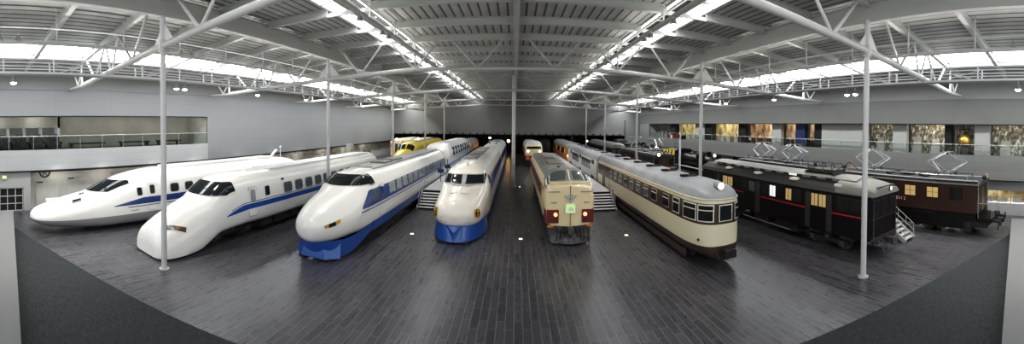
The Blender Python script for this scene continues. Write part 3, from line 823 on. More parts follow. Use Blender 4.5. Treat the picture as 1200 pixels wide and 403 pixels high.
# ================= 0 series: round nosed, blue skirt =================
def series0():
    t = thing('bullet_train', 'round-nosed ivory bullet train with deep blue skirt, just left of the middle aisle', 'train', (-3.45, 20.0, 0))
    k = [(0, .06, 1.42, 1.56, 1.5, 2, 2), (.1, .66, 1.0, 1.98, 1.45, 2, 2), (.35, 1.06, .8, 2.32, 1.4, 2.05, 2.2), (.8, 1.36, .7, 2.55, 1.4, 2.1, 2.4), (1.5, 1.55, .65, 2.66, 1.4, 2.25, 2.6),
         (2.5, 1.63, .6, 2.8, 1.45, 2.5, 3), (3.5, 1.67, .5, 2.92, 1.5, 3.1, 4), (4.1, 1.68, .4, 3.36, 1.5, 3.3, 5), (4.7, 1.69, .35, 3.7, 1.5, 3.3, 6), (6.2, 1.69, .3, 3.93, 1.5, 3.2, 8), (8.5, 1.69, .3, 3.98, 1.5, 3.2, 8)]
    B = Body(k, 25)
    body = B.mesh(us_for(25, 8.5), (.92, 3.05), ('blue', 'white_c', 'white_c')).build('body', t, smooth=True, merge=True)
    # skirt
    def curve(w, fr, n=28, back=3.4, pw=2.3):
        pts = []
        for i in range(n+1):
            a = pi*i/n; c = math.cos(a); s_ = math.sin(a)
            x = w*abs(c)**(2/pw)*(1 if c > 0 else -1); y = back-(back-fr)*s_**(2/pw)
            pts.append((x, y))
        return pts
    sk = skirt_ring(t, curve(1.56, .02), curve(1.68, -.3), .12, .95, 'blue')
    m = MB()
    rows = [[(x, y, .95) for x, y in curve(1.56, .02)], [(x*.9, y+.2, .97) for x, y in curve(1.56, .02)]]; m.grid(rows, 'blue'); m.build('skirt_lip', t, smooth=True)
    m = MB(); m.poly([(-.42, -.02, .93), (0, -.3, .62), (0, -.36, .16), (-.34, -.3, .16)], 'blue').poly([(.42, -.02, .93), (.34, -.3, .16), (0, -.36, .16), (0, -.3, .62)], 'blue').poly([(-.42, -.02, .93), (.42, -.02, .93), (0, -.3, .62)], 'blue')
    m.build('snow_plough', t)
    m = MB(); m.bar((-.43, -.06, 1.0), (0, -.33, .62), .04, .05, 'navy'); m.bar((.43, -.06, 1.0), (0, -.33, .62), .04, .05, 'navy'); m.build('plough_edge', t)
    for s in (-1, 1): MB().box(s*.75-.16, s*.75+.16, -.22, .1, .0, .14, 'rubber').build('rail_guard', t)
    # windscreen: two panes and side panes
    def z2(u, z, s): return (u, B.phi(u, z, s))
    B.screen(t, 40, 140, 2.82, 3.42, 5.2, 'frame_g', 'windscreen_frame', .012, 2.0, gap=.3)
    B.screen(t, 43, 88.8, 2.87, 3.37, 5.1, 'glass', 'windscreen', .026, 2.0); B.screen(t, 91.2, 137, 2.87, 3.37, 5.1, 'glass', 'windscreen', .026, 2.0)
    for s in (-1, 1):
        pr = [(5.0, B.phi(5.0, 2.66, 1)), (5.15, B.phi(5.15, 3.2, 1)), (5.75, B.phi(5.75, 3.2, 1)), (5.75, B.phi(5.75, 2.6, 1))]
        if s < 0: pr = [(u, 180-p) for u, p in pr]
        m = MB(); B.patch(m, pr, 'glass', .014); m.build('side_window', t, smooth=True)
        # headlamp
        u = .62; c0 = B.pt(u, B.phi(u, 1.62, s), .0)
        n = (Vector(B.pt(u, B.phi(u, 1.62, s), .1))-Vector(c0)).normalized()
        h = MB(); h.tube(Vector(c0)-n*.08, Vector(c0)+n*.03, .27, 'gold', 20); hb = h.build('headlight', t, smooth=True)
        h = MB(); h.tube(Vector(c0)+n*.03, Vector(c0)+n*.04, .19, 'brown', 20); 
        for dz in (-.09, .09): h.ball(Vector(c0)+n*.04+Vector((0, 0, dz)), .07, 'gold', 8)
        h.build('lens', hb, smooth=True)
        B.stripe(t, 5.6, 25, 2.05, 2.98, s, 'blue', 'window_band', .01)
        B.win(t, 6.6, 7.25, 1.35, 2.9, s, 'white_c', 'frame_g', .03, 'door', .1, .02)
        for i in range(11): B.win(t, 8.4+i*1.45, 9.15+i*1.45, 2.3, 2.85, s, 'glass', 'frame_g', .04, off=.014)
    for i in range(4):
        for j in range(2):
            c0 = Vector(B.pt(.28+.05*j, 30+0*i if False else (14 if i < 2 else 166), .0))
    for s in (-1, 1):
        for dz, uu in ((1.2, .22), (1.42, .17)):
            c0 = Vector(B.pt(uu, B.phi(uu, dz, s), .01)); MB().ball(c0, .035, 'frame_g', 6).build('bolt_cover', t)
    m = MB(); B.patch(m, [(1.35, 66), (1.35, 114), (2.6, 108), (2.6, 72)], 'white_c', .01, 6, 8); m.build('nose_hatch', t, smooth=True)
    B.stripe(t, 5.3, 25, 3.55, 3.97, 1, 'roofw', 'roof_panel', .006); B.stripe(t, 5.3, 25, 3.55, 3.97, -1, 'roofw', 'roof_panel', .006)
    m = MB(); m.box(-.95, .35, 8.5, 24, 3.9, 4.02, 'roofs'); m.build('roof_walkway', t)
    for i in range(4): MB().box(-.85, .25, 9+i*3.8, 12+i*3.8, 4.02, 4.12, 'roofg').build('air_conditioner', t)
    m = MB(); m.tube((0, 5.6, 3.85), (0, 5.6, 4.5), .02, 'steel_d', 6); m.tube((0, 5.6, 3.85), (0, 5.6, 3.95), .07, 'steel_d', 8); m.build('antenna', t)
    for y in (3.3, 21): bogie(t, y)
    # second car
    t2 = thing('passenger_car', 'second ivory and blue car coupled behind the round-nosed train', 'train car', (-3.45, 45.4, 0))
    B2 = Body([(0, 1.62, .35, 3.9, 1.5, 3.2, 8), (.1, 1.69, .3, 3.98, 1.5, 3.2, 8)], 24.5)
    B2.mesh([0, .1, 6, 12, 18, 24.4, 24.5], (1.02, 3.05), ('blue', 'white_c', 'roofw')).build('body', t2, smooth=True, merge=True)
    for s in (-1, 1):
        B2.stripe(t2, .2, 24.3, 2.05, 2.98, s, 'blue', 'window_band', .01, 10)
        for i in range(14): B2.win(t2, 2.2+i*1.45, 2.95+i*1.45, 2.3, 2.85, s, 'glass', 'frame_g', .04, off=.014)
    MB().box(-.4, .4, -.45, 0, 1.0, 3.3, 'rubber').build('gangway', t2)
    m = MB()
    for x in (-.5, .5):
        for y in (8, 9.2): m.tube((x, y, 3.9), (x, y, 4.35), .09, 'steel_d', 8)
    m.box(-.6, .6, 7.9, 9.3, 4.3, 4.4, 'roofs'); m.build('pantograph_base', t2)
    MB().box(-.6, .6, 14, 21, 3.9, 4.1, 'roofs').build('roof_unit', t2)
    for y in (3.3, 21): bogie(t2, y)
series0()

# ================= 100 series: pointed nose, blue skirt =================
def series100():
    X = -9.6
    t = thing('bullet_train', 'sharp-nosed white bullet train with narrow headlights and blue skirt, left of the stairs', 'train', (X, 14.15, 0))
    k = [(0, .05, 1.62, 1.84, 1.73, 2, 2), (.12, .46, 1.25, 2.16, 1.7, 2, 2), (.4, .8, 1.0, 2.44, 1.68, 2, 2.1), (.9, 1.08, .86, 2.72, 1.65, 2.0, 2.3), (1.6, 1.32, .78, 2.98, 1.62, 2.05, 2.5),
         (2.5, 1.52, .75, 3.18, 1.65, 2.15, 2.6), (3.3, 1.6, .72, 3.36, 1.6, 2.5, 3), (4.0, 1.64, .72, 3.74, 1.6, 2.9, 4), (4.8, 1.67, .72, 3.98, 1.6, 3.0, 5), (6.5, 1.69, .72, 4.04, 1.6, 3.0, 8), (9, 1.69, .72, 3.98, 1.6, 3.0, 8)]
    B = Body(k, 25.6)
    B.mesh(us_for(25.6, 9), (), ('white',)).build('body', t, smooth=True, merge=True)
    def curve(w, fr, n=30, back=4.6, pw=2.6):
        pts = []
        for i in range(n+1):
            a = pi*i/n; c = math.cos(a); s_ = math.sin(a)
            pts.append((w*abs(c)**(2/pw)*(1 if c > 0 else -1), back-(back-fr)*s_**(2/pw)))
        return pts
    skirt_ring(t, curve(1.66, .62), curve(1.62, .9), .1, 1.0, 'blue', rise=(1.6, 4.6, .74, 1.22))
    m = MB(); m.poly([(-.5, .93, .95), (.5, .93, .95), (.7, .75, .12), (-.7, .75, .12)], 'blue'); m.poly([(.5, .93, .95), (1.2, 1.5, .95), (1.3, 1.3, .12), (.7, .75, .12)], 'blue'); m.poly([(-.5, .93, .95), (-.7, .75, .12), (-1.3, 1.3, .12), (-1.2, 1.5, .95)], 'blue'); m.build('snow_plough', t)
    for s in (-1, 1):
        MB().box(s*.75-.18, s*.75+.18, .9, 1.3, .0, .14, 'rubber').build('rail_guard', t)
        # lower side skirts run the whole length
        rows = [[(s*B.P(u)[0]*1.0+s*.012, u, z) for u in [4.5+(25.5-4.5)*i/30 for i in range(31)]] for z in (.74, 1.0, 1.22)]
        MB().grid(rows, 'blue').build('side_skirt', t, smooth=True)
        pr = [(.5, B.phi(.5, 1.9, 1)), (.48, B.phi(.48, 1.76, 1)), (1.4, B.phi(1.4, 1.88, 1)), (1.45, B.phi(1.45, 2.06, 1))]
        if s < 0: pr = [(u, 180-p) for u, p in pr]
        h = MB(); B.patch(h, pr, 'gold', .015, 4, 4); hb = h.build('headlight', t, smooth=True)
        pr2 = [(.7, pr[0][1]), (.7, pr[1][1]), (1.1, (pr[1][1]+pr[2][1])/2), (1.1, (pr[0][1]+pr[3][1])/2)]
        h = MB(); B.patch(h, pr2, 'glass', .03, 4, 4); h.build('lens', hb, smooth=True)
        # window band, slanted front
        lo = lambda u: 2.12 if u > 3.5 else 2.12
        hi = lambda u: min(3.05, 2.2+(u-3.3)*.85)
        B.stripe(t, 3.35, 25.5, 2.16, hi, s, 'band_blue', 'window_band', .008, 120)
        B.stripe(t, 3.2, 25.5, 1.98, 2.04, s, 'blue', 'thin_stripe', .008, 90)
        for i in range(13): B.win(t, 7.3+i*1.38, 8.45+i*1.38, 2.38, 3.0, s, 'glass_l', 'frame_g', .03, r=.1, off=.016)
        B.win(t, 4.7, 5.35, 2.4, 3.0, s, 'glass_b', 'frame_g', .03, 'cab_window', off=.016)
        d = B.win(t, 5.7, 6.45, 1.3, 3.12, s, 'white', 'frame_g', .03, 'door', .08, .014)
        B.win(d, 5.88, 6.28, 2.35, 3.0, s, 'glass_b', 'frame_g', .02, 'door_window', .06, .028)
    # cab glazing: wrap round canopy
    B.screen(t, 36, 144, 3.36, 3.86, 5.3, 'glass', 'windscreen', .03, 2.5, gap=.6, n=40, nr=14)
    for p in (56, 124): MB().bar(B.pt(B.u_at(p, 3.4, 2.5, 5), p, .035), B.pt(min(5.2, B.u_at(p, 3.86, 2.5, 6.5)), p, .035), .05, .02, 'frame_g').build('windscreen_pillar', t)
    m = MB(); m.box(-.8, .8, 6.6, 25, 3.88, 4.02, 'roofs'); m.build('roof_walkway', t)
    MB().ball((0, 7.0, 4.05), .55, 'steel_d', 16, .18).build('roof_dome', t)
    for i in range(2): MB().box(-.6, .6, 9.3+i*2.2, 10.9+i*2.2, 4.02, 4.14, 'roofg').build('air_conditioner', t)
    for y in (4.6, 21.6): bogie(t, y)
    # double deck car
    t2 = thing('double_deck_car', 'taller double-deck white car with blue windows behind the sharp-nosed train', 'train car', (X, 40.2, 0))
    k = [(0, 1.66, .35, 4.0, 1.6, 3.0, 8), (1.8, 1.69, .3, 4.05, 1.6, 3.2, 8), (3.0, 1.69, .3, 4.5, 1.8, 3.4, 8), (21.5, 1.69, .3, 4.5, 1.8, 3.4, 8), (23, 1.69, .3, 4.1, 1.6, 3.2, 8), (25, 1.66, .3, 4.0, 1.6, 3, 8)]
    B2 = Body(k, 25)
    B2.mesh([0, .3, .9, 1.4, 1.8, 2.1, 2.4, 2.7, 3.0, 5, 8, 12, 16, 21.5, 22, 22.5, 23, 25], (1.05,), ('blue', 'white')).build('body', t2, smooth=True, merge=True)
    for s in (-1, 1):
        B2.stripe(t2, .1, 24.9, 1.75, 2.15, s, 'blue', 'lower_stripe', .008, 20)
        for i in range(8): B2.win(t2, 4.6+i*2.1, 6.0+i*2.1, 2.95, 3.85, s, 'glass_b', 'navy', .08, r=.15)
        for i in range(8): B2.win(t2, 4.7+i*2.1, 5.8+i*2.1, 1.1, 1.6, s, 'glass_b', 'navy', .04, r=.1)
    MB().box(-.7, .7, 4, 21, 4.45, 4.52, 'roofw').build('roof_panel', t2)
    MB().box(-.4, .4, -.5, 0, 1.0, 3.3, 'rubber').build('gangway', t2)
    for y in (2.6, 22): bogie(t2, y)
series100()

# ================= 300 series: white wedge =================
def series300():
    X = -16.05
    t = thing('bullet_train', 'wedge-nosed white bullet train with blue side stripe behind the left column', 'train', (X, 9.35, 0))
    k = [(0, .9, .06, .74, .25, 2.6, 8), (.06, 1.14, .05, 1.05, .25, 2.4, 10), (.25, 1.38, .05, 1.42, .25, 2.15, 10), (.7, 1.56, .05, 1.76, .28, 2.05, 10), (1.4, 1.64, .06, 2.12, .4, 2.05, 10), (2.3, 1.67, .1, 2.5, .7, 2.15, 8),
         (3.2, 1.67, .42, 2.76, 1.1, 2.6, 6), (3.9, 1.68, .66, 3.22, 1.5, 2.9, 5), (4.7, 1.69, .72, 3.62, 1.7, 3.0, 5), (6.2, 1.69, .78, 3.78, 1.7, 3.0, 5), (8, 1.69, .78, 3.8, 1.7, 3.2, 6)]
    B = Body(k, 25.8)
    B.mesh(us_for(25.8, 8), (), ('white',)).build('body', t, smooth=True, merge=True)
    # windscreen
    B.screen(t, 30, 150, 2.8, 3.44, 5.0, 'glass', 'windscreen', .03, 2.2, gap=.7, n=40, nr=14)
    for p in (58, 122): MB().bar(B.pt(B.u_at(p, 2.8, 2.2, 5), p, .04), B.pt(min(4.9, B.u_at(p, 3.44, 2.2, 6.5)), p, .04), .035, .02, 'frame_g').build('windscreen_pillar', t)
    for s in (-1, 1):
        # headlight strip wraps round the face
        pr = [(.38, B.phi(.38, 1.18, 1)), (.55, B.phi(.55, 1.36, 1)), (1.5, B.phi(1.5, 1.52, 1)), (1.45, B.phi(1.45, 1.3, 1))]
        pr = [(.42, 58), (.62, 62), (1.62, 34), (1.5, 27)]
        if s < 0: pr = [(u, 180-p) for u, p in pr]
        h = MB(); B.patch(h, pr, 'bronze', .012, 8, 4); hb = h.build('headlight', t, smooth=True)
        pr2 = [(.55, pr[0][1]), (.68, pr[1][1]), (1.0, (pr[1][1]+pr[2][1])/2), (.95, (pr[0][1]+pr[3][1])/2)]
        h = MB(); B.patch(h, pr2, 'metal', .024, 6, 4); h.build('lens', hb, smooth=True)
        lo = lambda u: 1.75 if u > 6 else 1.6+.15*(u-4.2)/1.8
        hi = lambda u: 2.06 if u > 5.6 else 1.63+.43*max(0, min(1, (u-4.2)/1.4))**.8
        B.stripe(t, 4.2, 25.8, lo, hi, s, 'blue', 'blue_stripe', .008, 120)
        B.stripe(t, 4.6, 25.8, lambda u: hi(u)+.07, lambda u: hi(u)+.11, s, 'navy', 'thin_stripe', .008, 120)
        d = B.win(t, 6.05, 6.75, 1.3, 3.0, s, 'white', 'frame_g', .03, 'door', .1, .016)
        B.win(d, 6.22, 6.58, 2.2, 2.85, s, 'glass_l', 'frame_g', .03, 'door_window', .1, .03)
        B.win(t, 7.55, 7.95, 2.35, 2.9, s, 'glass', 'frame_g', .03, off=.014)
        for i in range(10): B.win(t, 9.5+i*1.28+.0, 10.35+i*1.28, 2.25, 2.88, s, 'glass_g', 'frame_g', .05, r=.14, off=.014)
        B.win(t, 9.3, 9.6, 3.08, 3.2, s, 'dark', None, 0, 'destination_sign', .02, .014)
        B.win(t, 23.0, 23.8, 1.3, 3.0, s, 'white', 'frame_g', .03, 'door', .1, .016)
    m = MB(); B.patch(m, [(.35, 86), (.35, 94), (3.0, 90.6), (3.0, 89.4)], 'frame_w', .004); m.build('nose_seam', t)
    MB().ball((0, 7.4, 3.78), .25, 'white', 12, .6).build('roof_dome', t); 
    MB().box(-.8, .8, 9, 25, 3.74, 3.83, 'roofw').build('roof_panel', t)
    for y in (5.3, 21.5): bogie(t, y, .9)
    underframe(t, 4.2, 25.5, .3, .85, 1.4, 3)
series300()

# ================= 700 series: duck bill =================
def series700():
    X = -22.45
    t = thing('bullet_train', 'long duck-billed white bullet train nearest the left wall, grey lower skirt', 'train', (X, 4.55, 0))
    k = [(0, .1, .85, 1.1, .95, 2, 2), (.12, .55, .7, 1.3, .95, 2, 2), (.4, .95, .55, 1.48, .95, 2, 2.2), (1.0, 1.28, .4, 1.7, .95, 2, 2.6), (2, 1.5, .3, 1.98, 1.0, 2.05, 3), (3, 1.6, .25, 2.2, 1.1, 2.1, 4),
         (4.0, 1.64, .22, 2.42, 1.15, 2.1, 5), (5.0, 1.67, .2, 2.85, 1.2, 2.05, 6), (6.0, 1.69, .2, 3.22, 1.3, 2.1, 6), (7.5, 1.69, .2, 3.52, 1.4, 2.4, 8), (9.5, 1.69, .2, 3.65, 1.5, 2.8, 8)]
    L = 27.0
    ke = k + [(L-7, 1.69, .2, 3.65, 1.5, 2.8, 8), (L-4, 1.68, .2, 3.55, 1.4, 2.4, 8), (L-2, 1.6, .3, 3.3, 1.3, 2.2, 6), (L-.8, 1.4, .4, 2.9, 1.2, 2.1, 4), (L-.2, .9, .6, 2.3, 1.2, 2, 3), (L, .3, .9, 1.7, 1.2, 2, 2)]
    B = Body(ke, L)
    us = us_for(L-7, 9.5)+[L-6, L-5, L-4, L-3, L-2.4, L-1.8, L-1.3, L-.8, L-.5, L-.3, L-.15, L-.05, L]
    B.mesh(us, (.9,), ('lowgrey', 'white')).build('body', t, smooth=True, merge=True)
    B.screen(t, 47, 133, 2.4, 3.04, 6.5, 'glass', 'windscreen', .03, 2.5, gap=.5, n=40, nr=14)
    MB().bar(B.pt(3.95, 90, .03), B.pt(5.7, 90, .03), .05, .02, 'steel_d').build('windscreen_pillar', t)
    for s in (-1, 1):
        pr = [(2.5, 46), (2.6, 60), (3.2, 60), (3.1, 46)]
        if s < 0: pr = [(u, 180-p) for u, p in pr]
        m = MB(); B.patch(m, pr, 'glass', .012, 3, 3); m.build('headlight', t, smooth=True)
        lo = lambda u: 1.5+.02*0; hi = lambda u: 1.53+.37*max(0, min(1, (u-5.2)/2.2))
        B.stripe(t, 5.2, 26, 1.48, hi, s, 'navy', 'blue_stripe', .008, 90)
        B.stripe(t, 6.2, 26, 1.32, 1.37, s, 'navy', 'thin_stripe', .008, 90)
        d = B.win(t, 7.75, 8.45, 1.0, 2.75, s, 'white', 'frame_g', .025, 'door', .1, .014)
        B.win(d, 7.92, 8.28, 2.1, 2.65, s, 'glass', 'frame_g', .03, 'door_window', .08, .026)
        B.win(t, 6.95, 7.3, 2.05, 2.55, s, 'glass', 'frame_g', .03, off=.014)
        for i in range(10): B.win(t, 9.6+i*1.3, 10.3+i*1.3, 2.05, 2.6, s, 'glass', 'frame_g', .05, r=.14, off=.014)
        B.win(t, 6.4, 7.0, 1.08, 1.14, s, 'steel_d', None, 0, 'vent', .02, .01)
        B.win(t, 21.8, 22.3, 2.75, 2.95, s, 'dark', None, 0, 'marker_panel', .02, .014)
    m = MB(); B.patch(m, [(3.2, 76), (3.2, 84), (3.6, 84), (3.6, 76)], 'dark2', .012, 3, 3); m.build('nose_hatch', t)
    MB().box(-.7, .7, 10, 22, 3.6, 3.72, 'white').build('roof_panel', t)
    m = MB(); m.bar((0, 22.6, 3.6), (.1, 23.4, 4.25), .3, .06, 'white'); m.build('aerial_fin', t)
    m = MB(); m.tube((0, 24.2, 3.4), (0, 24.2, 4.5), .025, 'steel_w', 6); m.ball((0, 24.2, 4.5), .1, 'steel_w', 8); m.build('antenna', t)
    for s in (-1, 1): MB().ball((s*1.15, L-1.2, 2.6), .14, 'hlamp', 8).build('tail_lamp', t)
    for y in (5.5, 21.5): bogie(t, y, .9)
series700()

# ================= 381: cream express with high cab =================
def express381():
    X = 3.18
    t = thing('express_train', 'cream express with red lamp housings and lit green head sign beside the middle aisle', 'train', (X, 20.15, 0))
    k = [(0, 1.28, 1.0, 3.3, 2.0, 5, 5), (.05, 1.37, .98, 3.4, 2.0, 5, 5), (.2, 1.42, .95, 3.5, 2.0, 5, 6), (.45, 1.45, .95, 3.66, 2.0, 4.2, 6), (.95, 1.46, .95, 3.98, 2.0, 3.6, 6), (1.3, 1.46, .95, 4.12, 2.0, 3.6, 6), (2.2, 1.46, .95, 4.16, 2.0, 3.6, 6), (2.7, 1.46, .95, 3.95, 2.0, 3.8, 6), (3.2, 1.46, .95, 3.72, 2.0, 4, 6), (4, 1.46, .95, 3.7, 2.0, 4, 6)]
    B = Body(k, 20.6)
    B.mesh([0, .02, .05, .1, .15, .2, .3, .4, .5, .65, .8, .95, 1.1, 1.3, 1.7, 2.2, 2.4, 2.6, 2.8, 3.0, 3.3, 4, 8, 12, 16, 20.6], (3.42,), ('cream', 'roofg')).build('body', t, smooth=True, merge=True)
    # cream face continues over the front of the cab
    B.stripe(t, .01, .4, 3.2, 3.62, 1, 'cream', 'brow', .006, 6); B.stripe(t, .01, .4, 3.2, 3.62, -1, 'cream', 'brow', .006, 6)
    m = MB(); m.box(-1.2, 1.2, .1, .42, 3.4, 3.56, 'cream'); m.build('brow_panel', t)
    for lo, hi in ((38, 88.5), (91.5, 142)):
        m = MB(); B.patch(m, [(.40, lo), (.40, hi), (1.15, hi), (1.15, lo)], 'glass_g', .02, 6, 8); m.build('windscreen', t, smooth=True)
    for p in (37, 90, 143): MB().bar(B.pt(.37, p, .03), B.pt(1.2, p, .03), .07, .03, 'frame_w').build('windscreen_pillar', t)
    for s in (-1, 1):
        B.win(t, .55, 1.35, 3.12, 3.55, s, 'glass_g', 'frame_w', .04, 'cab_side_window', .06, .014)
        # lamp housing
        h = MB(); h.box(s*1.02-.34, s*1.02+.34, -.06, .1, 1.22, 1.98, 'red')
        hb = h.build('lamp_housing', t, label='dark red louvred lamp housing')
        m = MB()
        for i in range(5): m.box(s*1.02-.34, s*1.02+.34, -.075, -.06, 1.3+i*.15, 1.33+i*.15, 'dark2')
        m.build('louvre', hb)
        m = MB(); m.tube((s*.86, -.07, 1.72), (s*.86, -.12, 1.72), .12, 'hdim', 14); m.build('headlight', hb, smooth=True)
        m = MB(); m.tube((s*.86, -.07, 1.42), (s*.86, -.12, 1.42), .09, 'dark2', 12); m.build('tail_light', hb, smooth=True)
        B.stripe(t, .15, .8, 1.25, 1.95, s, 'red', 'side_flash', .012, 6)
        m = MB(); m.box(s*.95-.35, s*.95+.35, -.04, 0, 2.98, 3.04, 'steel_d'); m.build('handrail', t)
        m = MB(); m.box(s*.95-.16, s*.95+.16, -.03, 0, 2.35, 2.42, 'steel_d'); m.build('step', t)
        B.stripe(t, 3.2, 20.5, 2.1, 2.95, s, 'red', 'window_band', .008, 30)
        for i in range(9): B.win(t, 4.6+i*1.65, 5.7+i*1.65, 2.2, 2.85, s, 'glass', 'frame_g', .04, off=.016)
        B.win(t, 2.2, 2.9, 1.1, 2.9, s, 'cream', 'frame_g', .03, 'door', .06, .02)
    m = MB(); m.box(-.012, .012, -.03, 0, 1.05, 3.35, 'brown'); m.build('door_seam', t)
    m = MB(); m.poly([(-.4, -.05, 2.8), (-.27, -.05, 2.8), (0, -.06, 2.56), (.27, -.05, 2.8), (.4, -.05, 2.8), (.07, -.06, 2.42), (-.07, -.06, 2.42)], 'frame_g')
    m.poly([(-.2, -.06, 2.82), (.2, -.06, 2.82), (0, -.06, 2.64)], 'frame_g'); m.build('winged_emblem', t)
    h = MB(); h.box(-.31, .31, -.08, .05, 1.76, 2.32, 'frame_w'); hs = h.build('head_sign', t)
    MB().box(-.26, .26, -.1, -.08, 1.81, 2.27, 'green').build('sign_face', hs)
    m = MB(); m.poly([(-.15, -.105, 1.92), (-.02, -.105, 2.2), (.05, -.105, 2.05), (.1, -.105, 2.16), (.2, -.105, 1.92)], 'frame_w'); m.build('sign_mark', hs)
    # grey front apron and coupler
    m = MB(); pts = [(-1.25, .3), (-1.1, -.1), (-.5, -.35), (0, -.5), (.5, -.35), (1.1, -.1), (1.25, .3)]
    m.grid([[(x, y, .12) for x, y in pts], [(x*.98, y+.12, .45) for x, y in pts], [(x*.95, y+.3, .62) for x, y in pts]], 'undergrey'); m.build('snow_plough', t)
    m = MB(); m.box(-1.2, 1.2, .1, .6, .55, 1.0, 'undergrey'); m.build('end_frame', t)
    m = MB(); m.box(-.17, .17, -.5, .2, .72, .98, 'undergrey'); m.tube((0, -.5, .85), (0, -.62, .85), .19, 'undergrey', 10); m.build('coupler', t)
    for s in (-1, 1):
        m = MB()
        for i in range(3): m.path([(s*(.35+.2*i), .05, .85), (s*(.37+.2*i), -.28, .62), (s*(.42+.2*i), -.2, .35)], .03, 'rubber', 6)
        m.build('hose', t)
        m = MB(); m.box(s*1.15-.18, s*1.15+.18, -.05, .02, .98, 1.08, 'hlamp' if 0 else 'orange'); m.build('step_plate', t)
    MB().box(-.55, .55, 8, 10, 3.68, 3.82, 'roofg').build('roof_unit', t); MB().box(-.5, .5, 13, 18, 3.68, 3.8, 'roofg').build('roof_unit', t)
    m = MB(); m.tube((-.3, 3.4, 3.7), (-.3, 3.4, 4.0), .1, 'dark2', 8); m.ball((-.3, 3.35, 4.0), .13, 'dark2', 8); m.build('whistle', t); MB().ball((.35, 3.6, 3.85), .12, 'dark2', 8).build('whistle', t); MB().tube((1.1, 3.2, 3.5), (.8, 3.1, 4.0), .03, 'steel_d', 5).build('antenna', t)
    for y in (3.2, 17): bogie(t, y, .95)
    underframe(t, 1, 20.3, .3, .95, 1.25, 8)
    # train behind
    t2 = thing('express_train', 'cream train with red lower front standing behind the cream limited express', 'train', (3.0, 57.5, 0))
    k = [(0, 1.3, 1.0, 3.4, 2, 5, 5), (.2, 1.42, .95, 3.7, 2, 4, 6), (1.0, 1.45, .95, 4.3, 2, 3.4, 6), (3, 1.45, .95, 4.25, 2, 3.6, 6), (4, 1.45, .95, 3.85, 2, 4, 6)]
    B2 = Body(k, 18)
    B2.mesh([0, .1, .2, .5, .8, 1, 2, 3, 3.4, 4, 8, 18], (1.9, 2.9, 3.7), ('red', 'cream2', 'cream2', 'roofw')).build('body', t2, smooth=True, merge=True)
    m = MB(); m.box(-1.15, 1.15, .0, .1, 3.0, 3.35, 'glass'); m.build('windscreen', t2)
    for s in (-1, 1):
        MB().ball((s*.95, -.05, 2.6), .2, 'hlamp', 8).build('headlight', t2)
        MB().box(s*1.0-.3, s*1.0+.3, -.06, 0, 1.2, 1.8, 'orange').build('lamp_housing', t2)
        B2.stripe(t2, 2, 17.8, 2.2, 2.9, s, 'red', 'window_band', .01, 10)
    m = MB(); m.box(-1.1, 1.1, -.1, .5, .35, 1.0, 'under'); m.build('apron', t2)
    MB().box(-.6, .6, 6, 8, 3.8, 4.0, 'steel_d').build('roof_unit', t2)
    for y in (3, 15): bogie(t2, y, .95)
express381()

